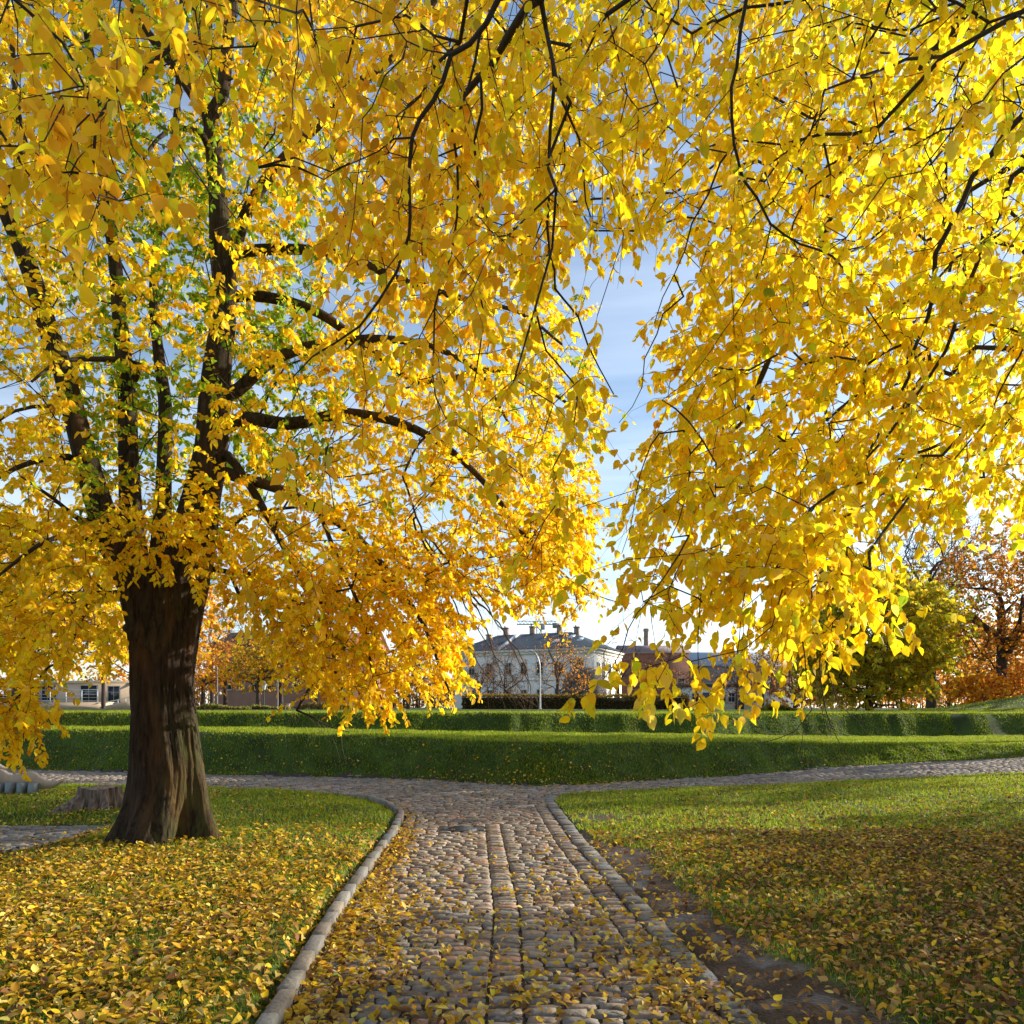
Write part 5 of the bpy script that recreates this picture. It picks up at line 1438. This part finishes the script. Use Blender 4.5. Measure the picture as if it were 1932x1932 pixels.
# ------------------------------------------------------------------ buildings
M_WHITE = mat('white_render', (.76, .73, .66), .8, .05, .6)
M_SLATE = mat('slate_roof', (.035, .048, .062), .6, .18, 1.2, stretch=(1, 1, 4))
M_BRICK = mat('red_brick', (.20, .085, .06), .9, .18, 2.0)
M_CHIM = mat('chimney_brick', (.27, .20, .17), .9, .2, 2.0)
M_GLASS = mat('dark_glass', (.03, .035, .045), .12, .1, 2, spec=.6)
M_FRAME = mat('window_frame', (.45, .42, .38), .6, .05, 3)
M_CREAM = mat('cream_render', (.56, .42, .30), .85, .08, .8)
M_BROOF = mat('brown_roof', (.20, .085, .055), .85, .15, 1.5)

def window(parent, P, ang, w, h, arch=False):
    """a window on a wall: frame and glass set into it; P bottom centre on the wall, ang: direction along the wall"""
    f = MB(); t = .09
    f.box((-w / 2 + t / 2, 0, h / 2), (t, .16, h)); f.box((w / 2 - t / 2, 0, h / 2), (t, .16, h))
    f.box((0, 0, t / 2), (w - 2 * t, .158, t)); f.box((0, 0, h - t / 2), (w - 2 * t, .158, t)); f.box((0, .002, h * .62), (w - 2 * t, .12, .05)); f.box((0, -.002, h / 2), (.045, .11, h - 2 * t))
    f.box((0, -.06, -.045), (w + .16, .24, .08))
    if arch:
        n = 10
        for k in range(n):
            a = (k + .5) / n * pi
            f.box((cos(a) * (w / 2 - t / 2), 0, h + sin(a) * (w / 2 - t / 2)), (.12, .15, .12))
    fo = f.build('window', M_FRAME, parent); fo.location = P; fo.rotation_euler = (0, 0, ang)
    g_ = MB(); g_.box((0, .03, h / 2), (w - .1, .05, h - .1))
    if arch:
        n = 12; V = [(0, .005, h - .06)] + [(cos(k / n * pi) * (w / 2 - .08), .005, h - .06 + sin(k / n * pi) * (w / 2 - .08)) for k in range(n + 1)]
        g_.add(V, [[0, k + 1, k + 2] for k in range(n)])
    g_.build('pane', M_GLASS, fo)

def white_building():
    A0 = np.array([wx(1120, 100), 100.0]); ang = math.atan2(.43, -.9)      # along the long shaded face, away to the left
    u = np.array([-.902, .431]); v = np.array([.431, .902])
    Lw, Lv = 20.8, 12.0; z0, ze, zr = 1.3, 9.5, 12.2
    rt = empty('white_building', (A0[0], A0[1], z0)); tag(rt, 'large white building with a dark slate hip roof and five chimneys behind the trees', 'building')
    def q(a, b, z): p = u * a + v * b; return (p[0], p[1], z - z0)
    w = MB(); c = [q(0, 0, z0), q(Lw, 0, z0), q(Lw, Lv, z0), q(0, Lv, z0), q(0, 0, ze), q(Lw, 0, ze), q(Lw, Lv, ze), q(0, Lv, ze)]
    w.add(c, np.array([[0, 1, 5, 4], [1, 2, 6, 5], [2, 3, 7, 6], [3, 0, 4, 7], [4, 5, 6, 7]]))
    w.build('wall', M_WHITE, rt)
    cn = MB(); e = .35
    def ring(mb, e0, e1, za, zb):
        for (a0, b0, a1, b1) in ((-e1, -e1, Lw + e1, -e0), (-e1, Lv + e0, Lw + e1, Lv + e1), (-e1, -e0, -e0, Lv + e0), (Lw + e0, -e0, Lw + e1, Lv + e0)):
            V = [q(a0, b0, za), q(a1, b0, za), q(a1, b1, za), q(a0, b1, za), q(a0, b0, zb), q(a1, b0, zb), q(a1, b1, zb), q(a0, b1, zb)]
            mb.add(V, np.array([[0, 3, 2, 1], [4, 5, 6, 7], [0, 1, 5, 4], [1, 2, 6, 5], [2, 3, 7, 6], [3, 0, 4, 7]]))
    ring(cn, .004, .40, ze - .35, ze - .02); ring(cn, .004, .14, ze - .75, ze - .353)
    cn.build('cornice', M_WHITE, rt)
    st_ = MB(); ring(st_, .004, .08, z0 + 3.9, z0 + 4.15); st_.build('string_course', M_WHITE, rt)
    r = MB(); E = .55; hip = 5.4
    V = [q(-E, -E, ze), q(Lw + E, -E, ze), q(Lw + E, Lv + E, ze), q(-E, Lv + E, ze), q(hip, Lv / 2, zr), q(Lw - hip + 1.5, Lv / 2, zr)]
    r.add(V, [[0, 1, 5, 4], [2, 3, 4, 5], [3, 0, 4], [1, 2, 5]])
    ro = r.build('roof', M_SLATE, rt)
    def rz_(a, b):                                   # roof height at plan point
        k = (zr - ze) / (Lv / 2 + E); ka = (zr - ze) / (hip + E)
        return ze + min(k * (b + E), k * (Lv + E - b), ka * (a + E), (zr - ze) / (hip + E - 1.5) * (Lw + E - a), zr - ze)
    def chim(a, b, h, px=.62):
        m = MB(); zb = rz_(a, b) - z0 - .4; p = u * a + v * b
        m.box((p[0], p[1], zb + h / 2 + .2), (px, px, h + .4), ang)
        m.box((p[0], p[1], zb + h + .43), (px + .18, px + .18, .16), ang); m.box((p[0] - .15, p[1], zb + h + .6), (.18, .18, .25), ang)
        m.build('chimney', M_CHIM, ro)
    for (a, b) in ((4.6, 6), (7.2, 6), (11.4, 6), (15.6, 6), (19.0, 6)): chim(min(a, 18.4), b, .95)
    for (a, b) in ((2.8, 2.6), (6.2, 2.2), (4.5, 3.9)):
        m = MB(); p = u * a + v * b; z = rz_(a, b) - z0
        cc = [u * (a - .35) + v * (b - .5), u * (a + .35) + v * (b - .5), u * (a + .35) + v * (b + .5), u * (a - .35) + v * (b + .5)]
        k = (zr - ze) / (Lv / 2 + E)
        V = [(cc[i][0], cc[i][1], rz_(a, b) + (-.5 if i < 2 else .5) * k - z0 + dz) for dz in (.0, .09) for i in range(4)]
        m.add(V, np.array([[4, 5, 6, 7], [0, 1, 5, 4], [1, 2, 6, 5], [2, 3, 7, 6], [3, 0, 4, 7]]))
        m.build('skylight', mat('skylight_glass', (.55, .62, .68), .15, .05, 2), ro)
    for a in (-.45, 2.9):                             # skylights in the right hip
        pass
    m = MB()                                          # raised fire wall crossing the roof
    b0, b1 = -.45, Lv / 2
    V = []
    for b in (b0, b1):
        for a in (13.3, 13.65):
            for dz in (-.1, .32):
                V.append(q(a, b, rz_(13.4, b) + dz))
    m.add(V, np.array([[0, 2, 3, 1], [4, 5, 7, 6], [0, 1, 5, 4], [2, 6, 7, 3], [1, 3, 7, 5]])); m.build('parapet', mat('parapet', (.50, .52, .54), .7, .1, 2), ro)
    for a, ar in ((2.0, True), (5.0, False), (7.6, False), (10.0, False), (12.3, False), (15.2, False), (18.0, False)):
        for zz_ in ((6.3,) if ar else (6.1, 2.4)):
            p = u * a + v * (-.03); window(rt, (p[0], p[1], zz_ - z0), ang + pi, .95 if not ar else 1.3, 1.65 if not ar else 1.3, ar)
    for b in (1.9, 3.9, 6.6, 9.6):
        for zz_ in (5.6, 2.3):
            p = u * (-.03) + v * b; window(rt, (p[0], p[1], zz_ - z0), math.atan2(v[1], v[0]), .9, 2.0 if zz_ > 3 else 1.7)
    dw = MB(); p = u * 14.6 + v * (-.12); dw.box((p[0], p[1], (ze - z0) / 2), (.14, .14, ze - z0 - .8), ang); dw.build('downpipe', mat('pipe', (.3, .3, .32), .6, .1, 2), rt)
white_building()

def plain_building(name, px0, px1, D, ytop, label, wallm, roofm, depth=10, rz=0.0, roof='gable', yeave=None, wins=(), door=None, chim=(), z0=1.3):
    x0, x1 = wx(px0, D), wx(px1, D); Wd = x1 - x0
    rt = empty(name, ((x0 + x1) / 2, D, z0), rz); tag(rt, label, 'building')
    zt = wz(ytop, D) - z0; ze = zt if yeave is None else wz(yeave, D) - z0
    w = MB(); h = Wd / 2
    if roof == 'gable':
        V = [(-h, 0, 0), (h, 0, 0), (h, depth, 0), (-h, depth, 0), (-h, 0, ze), (h, 0, ze), (h, depth, ze), (-h, depth, ze), (-h, depth / 2, zt - .1), (h, depth / 2, zt - .1)]
        w.add(V, [[0, 1, 5, 4], [2, 3, 7, 6], [1, 2, 6, 9, 5], [3, 0, 4, 8, 7]])
    else:
        w.box((0, depth / 2, ze / 2), (Wd, depth, ze))
    w.build('wall', wallm, rt)
    r = MB(); e = .4
    if roof == 'gable':
        k = (zt - ze) / (depth / 2)
        V = [(-h - e, -e, ze - e * k), (h + e, -e, ze - e * k), (h + e, depth / 2, zt), (-h - e, depth / 2, zt), (h + e, depth + e, ze - e * k), (-h - e, depth + e, ze - e * k)]
        V2 = [(a, b, c + .16) for a, b, c in V]
        r.add(V + V2, [[6, 7, 8, 9], [9, 8, 10, 11], [1, 0, 3, 2], [2, 3, 5, 4], [0, 1, 7, 6], [4, 5, 11, 10], [1, 2, 8, 7], [2, 4, 10, 8], [3, 0, 6, 9], [5, 3, 9, 11]])
    else:
        r.box((0, depth / 2, ze + .10), (Wd + .5, depth + .5, .18)); r.box((0, depth / 2, ze + .25), (Wd + .3, depth + .3, .12))
    ro = r.build('roof', roofm, rt)
    for cx, ch in chim:
        m = MB(); m.box((wx(cx, D) - (x0 + x1) / 2, depth / 2, zt + ch / 2 - .5), (1.0, 1.0, ch + 1.0)); m.box((wx(cx, D) - (x0 + x1) / 2, depth / 2, zt + ch + .1), (1.2, 1.2, .2)); m.build('chimney', M_CHIM, ro)
    for (wxp, wy0, ww, hh) in wins:
        window(rt, (wx(wxp, D) - (x0 + x1) / 2, -.03, wy0), 0, ww, hh)
    if door:
        for dx in door:
            m = MB(); m.box((wx(dx, D) - (x0 + x1) / 2, -.03, 1.03), (1.05, .12, 2.06)); d_o = m.build('door', mat('dark_door', (.07, .085, .11), .5, .1, 3), rt)
            m = MB(); m.box((wx(dx, D) - (x0 + x1) / 2 + .35, -.115, 1.0), (.06, .05, .2)); m.build('handle', M_POLE, d_o)
    return rt
plain_building('brick_building', 1178, 1300, 122, 1214, 'dark red brick building between the white building and the low white one', M_BRICK, mat('grey_red_roof', (.24, .17, .16), .8, .1, 2), yeave=1232, depth=12,
               wins=[(1195, 3.2, 1.2, 1.8), (1215, 3.2, 1.2, 1.8), (1240, 3.2, 1.2, 1.8), (1262, 3.2, 1.2, 1.8), (1285, 3.2, 1.2, 1.8)])
plain_building('long_building', 1290, 1500, 130, 1226, 'long building with a pale blue-grey roof behind the low white building', mat('grey_render', (.30, .30, .31), .8, .1, 1), mat('blue_grey_roof', (.30, .37, .43), .6, .08, 1), yeave=1256, depth=16,
               wins=[(x, 2.6, 1.3, 1.8) for x in (1310, 1335, 1360, 1385, 1410, 1435, 1460)])
plain_building('low_building', 1294, 1442, 90, 1294, 'low white building with dark doors at the right end of the hedge', M_WHITE, mat('dark_flat_roof', (.07, .065, .065), .8, .1, 2), roof='flat', yeave=1296, depth=7,
               door=(1334, 1395), wins=[(1312, .9, .9, 1.1), (1362, .9, 1.0, 1.1), (1380, .9, .9, 1.1), (1420, .9, 1.1, 1.1)])
plain_building('brown_roofed_building', 405, 700, 118, 1186, 'building with a long rust brown roof rising behind the orange tree row', mat('dull_red_wall', (.28, .15, .10), .85, .1, 1), M_BROOF, yeave=1216, depth=16,
               chim=[(493, .9), (620, .9)], wins=[(x, 3.0, 1.3, 1.9) for x in (430, 455, 480, 505, 530, 560, 590, 620, 650, 680)])
# slim factory chimney
D = 140; X = wx(1219, D); o = empty('factory_chimney', (X, D, 1.3)); tag(o, 'slim brown brick chimney standing above the brick building', 'chimney')
H = wz(1186, D) - 1.3
b = MB(); tube(b, [(0, 0, 0), (0, 0, H * .5), (0, 0, H - .5)], [.62, .50, .42], 14, 3); b.build('stack', M_CHIM, o, smooth=True)
b = MB(); tube(b, [(0, 0, H - .5), (0, 0, H - .2), (0, 0, H)], [.52, .52, .46], 14, .2); b.build('rim', M_CHIM, o, smooth=True)

# tower crane far behind the white building
def crane():
    D = 190; X = wx(1017, D); o = empty('tower_crane', (X, D, 1.3)); tag(o, 'distant grey tower crane above the roof ridge of the white building', 'crane')
    s = D / 1450; H = wz(1178, D) - 1.3; m = MB(); hw = .55
    M_ = mat('crane_steel', (.22, .22, .24), .6, .1, 1)
    def bar(mb, a, b_, r=.07): edges_mesh(mb, np.array([a], dtype=float), np.array([b_], dtype=float), np.array([r]), np.array([r]), 4)
    for sx_ in (-1, 1):
        for sy_ in (-1, 1): bar(m, (sx_ * hw, sy_ * hw, 0), (sx_ * hw, sy_ * hw, H), .10)
    k = 0; z = 0
    while z < H - 1.2:
        for sy_ in (-1, 1): bar(m, (-hw if k % 2 else hw, sy_ * hw, z), (hw if k % 2 else -hw, sy_ * hw, z + 1.2))
        for sx_ in (-1, 1): bar(m, (sx_ * hw, -hw if k % 2 else hw, z), (sx_ * hw, hw if k % 2 else -hw, z + 1.2))
        z += 1.2; k += 1
    m.build('mast', M_, o)
    x0, x1 = (975 - 1017) * s, (1051 - 1017) * s
    j = MB()
    for yy in (-.4, .4): bar(j, (x0, yy, H), (x1, yy, H), .09)
    bar(j, (x0, 0, H + .8), (x1, 0, H + .8), .09)
    x = x0; k = 0
    while x < x1 - .9:
        for yy in (-.4, .4): bar(j, (x, yy, H), (x + .45, 0, H + .8), .05); bar(j, (x + .45, 0, H + .8), (x + .9, yy, H), .05)
        x += .9
    j.build('jib', M_, o)
    t = MB(); bar(t, (-.4, 0, H), (0, 0, H + 2.0), .1); bar(t, (.4, 0, H), (0, 0, H + 2.0), .1); bar(t, (0, 0, H + 2.0), (x0 * .8, 0, H + .8), .04); bar(t, (0, 0, H + 2.0), (x1 * .8, 0, H + .8), .04); t.build('apex', M_, o)
    c = MB(); c.box((x1 - .5, 0, H - .3), (1.2, .9, 1.2)); c.build('counterweight', mat('crane_block', (.18, .18, .19), .8, .1, 1), o)
    c = MB(); c.box((.9, 0, H - .7), (1.0, 1.0, 1.2)); c.build('cab', mat('crane_cab', (.4, .4, .42), .6, .1, 1), o)
crane()

# pale terrace building at the left with railing, ramp and a standing person
def terrace():
    D = 84; x0, x1 = wx(-60, D), wx(186, D); xm = (x0 + x1) / 2; zt = wz(1326, D)
    z0 = float(gz(xm, D)) - .05
    rt = empty('terrace_wall', (xm, D, z0)); tag(rt, 'low cream terrace wall behind the bank top at the left', 'wall')
    b = MB(); b.box((0, 1.5, (zt - z0) / 2), (x1 - x0, 3.0, zt - z0)); b.build('wall', M_CREAM, rt)
    b = MB(); b.box((0, 1.5, zt - z0 + .04), (x1 - x0 + .2, 3.16, .08)); b.build('coping', mat('coping', (.60, .50, .40), .8, .08, 1), rt)
    rl = empty('railing', (xm, D + .15, zt + .08)); tag(rl, 'thin steel and glass railing on the cream terrace wall', 'railing')
    n = 9
    p = MB(); H = 1.35
    for k in range(n): p.box((-(x1 - x0) / 2 + .2 + k * (x1 - x0 - .4) / (n - 1), 0, H / 2), (.09, .09, H))
    p.build('posts', M_POLE, rl)
    p = MB()
    for z in (.15, .5, .85, H): p.box((0, 0, z), (x1 - x0 - .3, .05, .05))
    p.build('rails', M_POLE, rl)
    # building behind
    bt = plain_building('pale_building', 30, 250, 92, 1288, 'pale cream low building with dark window bays behind the terrace railing', M_CREAM, mat('cream_fascia', (.55, .45, .34), .8, .08, 1), roof='flat', yeave=1289, depth=8,
                        wins=[(62, .9, 1.9, 2.0), (90, .9, 1.5, 2.0), (168, .7, 2.1, 2.1), (215, .7, 1.5, 2.0)], z0=1.5)
    rw = empty('ramp', (wx(222, 80), 80, float(gz(wx(222, 80), 80)) - .05)); tag(rw, 'cream ramp with a slanting white handrail left of the thick trunk', 'ramp')
    b = MB(); L_ = 1.9
    V = [(-L_, 0, 0), (L_, 0, 0), (L_, 1.2, 0), (-L_, 1.2, 0), (-L_, 0, .25), (L_, 0, 1.0), (L_, 1.2, 1.0), (-L_, 1.2, .25)]
    b.add(V, np.array([[0, 3, 2, 1], [4, 5, 6, 7], [0, 1, 5, 4], [1, 2, 6, 5], [2, 3, 7, 6], [3, 0, 4, 7]])); b.build('ramp_body', M_CREAM, rw)
    b = MB(); tube(b, [(-L_ + .1, .06, .62), (0, .06, .98), (L_ - .1, .06, 1.38)], [.05, .05, .05], 8, .5)
    for k in range(5):
        x = -L_ + .3 + k * .8; zb = .25 + (x + L_) / (2 * L_) * .75
        b.box((x, .06, zb + .18), (.05, .05, .42))
    b.build('handrail', mat('white_rail', (.8, .74, .66), .5, .05, 3), rw)
    return zt
zter = terrace()

def person():
    D = 85.2; X = wx(104, D); rt = empty('person', (X, D, zter + .08))
    tag(rt, 'person in a bright blue jacket and dark trousers standing behind the terrace railing', 'person')
    me = bpy.data.meshes.new('body'); 
    v = [(0, 0, .93), (0, .01, 1.15), (0, .01, 1.38), (0, 0, 1.50), (0, -.015, 1.62), (0, -.01, 1.74),
         (.17, .01, 1.42), (.22, 0, 1.16), (.20, -.10, .94), (.19, -.16, .86), (-.17, .01, 1.42), (-.23, .02, 1.16), (-.24, -.03, .92), (-.24, -.06, .82),
         (.09, 0, .88), (.10, -.02, .48), (.11, .02, .08), (.12, -.13, .03), (-.09, 0, .88), (-.10, .02, .48), (-.13, .06, .08), (-.15, -.09, .03)]
    e = [(0, 1), (1, 2), (2, 3), (3, 4), (4, 5), (2, 6), (6, 7), (7, 8), (8, 9), (2, 10), (10, 11), (11, 12), (12, 13), (0, 14), (14, 15), (15, 16), (16, 17), (0, 18), (18, 19), (19, 20), (20, 21)]
    rad = [.15, .15, .16, .06, .095, .085, .07, .05, .04, .035, .07, .05, .04, .035, .10, .07, .05, .04, .10, .07, .05, .04]
    me.from_pydata(v, e, [])
    o = bpy.data.objects.new('body', me); COL.objects.link(o); o.parent = rt
    sk = o.modifiers.new('skin', 'SKIN')
    for i, r in enumerate(rad):
        me.skin_vertices[0].data[i].radius = (r, r * .8)
    me.skin_vertices[0].data[0].use_root = True
    sb = o.modifiers.new('sub', 'SUBSURF'); sb.levels = 2; sb.render_levels = 2
    m, nt, b, out = node_mat('person_skin'); b.inputs['Base Color'].default_value = (.45, .28, .2, 1)
    me.materials.append(m)
    # clothing: jacket and trousers as fitted shells
    def shell(name, idx, grow_, col, zcut):
        mm_ = bpy.data.meshes.new(name); ids = sorted(set([i for ee in idx for i in ee])); mp_ = {i: k for k, i in enumerate(ids)}
        mm_.from_pydata([v[i] for i in ids], [(mp_[a], mp_[b_]) for a, b_ in idx], [])
        oo = bpy.data.objects.new(name, mm_); COL.objects.link(oo); oo.parent = rt
        oo.modifiers.new('skin', 'SKIN')
        for i in ids: mm_.skin_vertices[0].data[mp_[i]].radius = (rad[i] + grow_, rad[i] * .8 + grow_)
        s = oo.modifiers.new('sub', 'SUBSURF'); s.levels = 2; s.render_levels = 2
        mm_.materials.append(mat(name, col, .8, .1, 6))
    shell('jacket', [(0, 1), (1, 2), (2, 6), (6, 7), (7, 8), (2, 10), (10, 11), (11, 12)], .022, (.035, .06, .42), 0)
    shell('trousers', [(0, 14), (14, 15), (15, 16), (0, 18), (18, 19), (19, 20)], .018, (.03, .03, .045), 0)
    h = MB(); n = 16; th = np.linspace(0, 2 * pi, n, endpoint=False); V = []
    for z, r in ((1.66, .108), (1.72, .118), (1.79, .105), (1.84, .06), (1.86, .005)): V.append(np.stack([r * .9 * np.cos(th), .012 + r * np.sin(th), z + 0 * th], 1))
    h.add(np.concatenate(V), np.array([[k * n + j, k * n + (j + 1) % n, (k + 1) * n + (j + 1) % n, (k + 1) * n + j] for k in range(4) for j in range(n)]))
    h.build('hair', mat('dark_hair', (.04, .025, .018), .8, .2, 10), rt, smooth=True)
person()
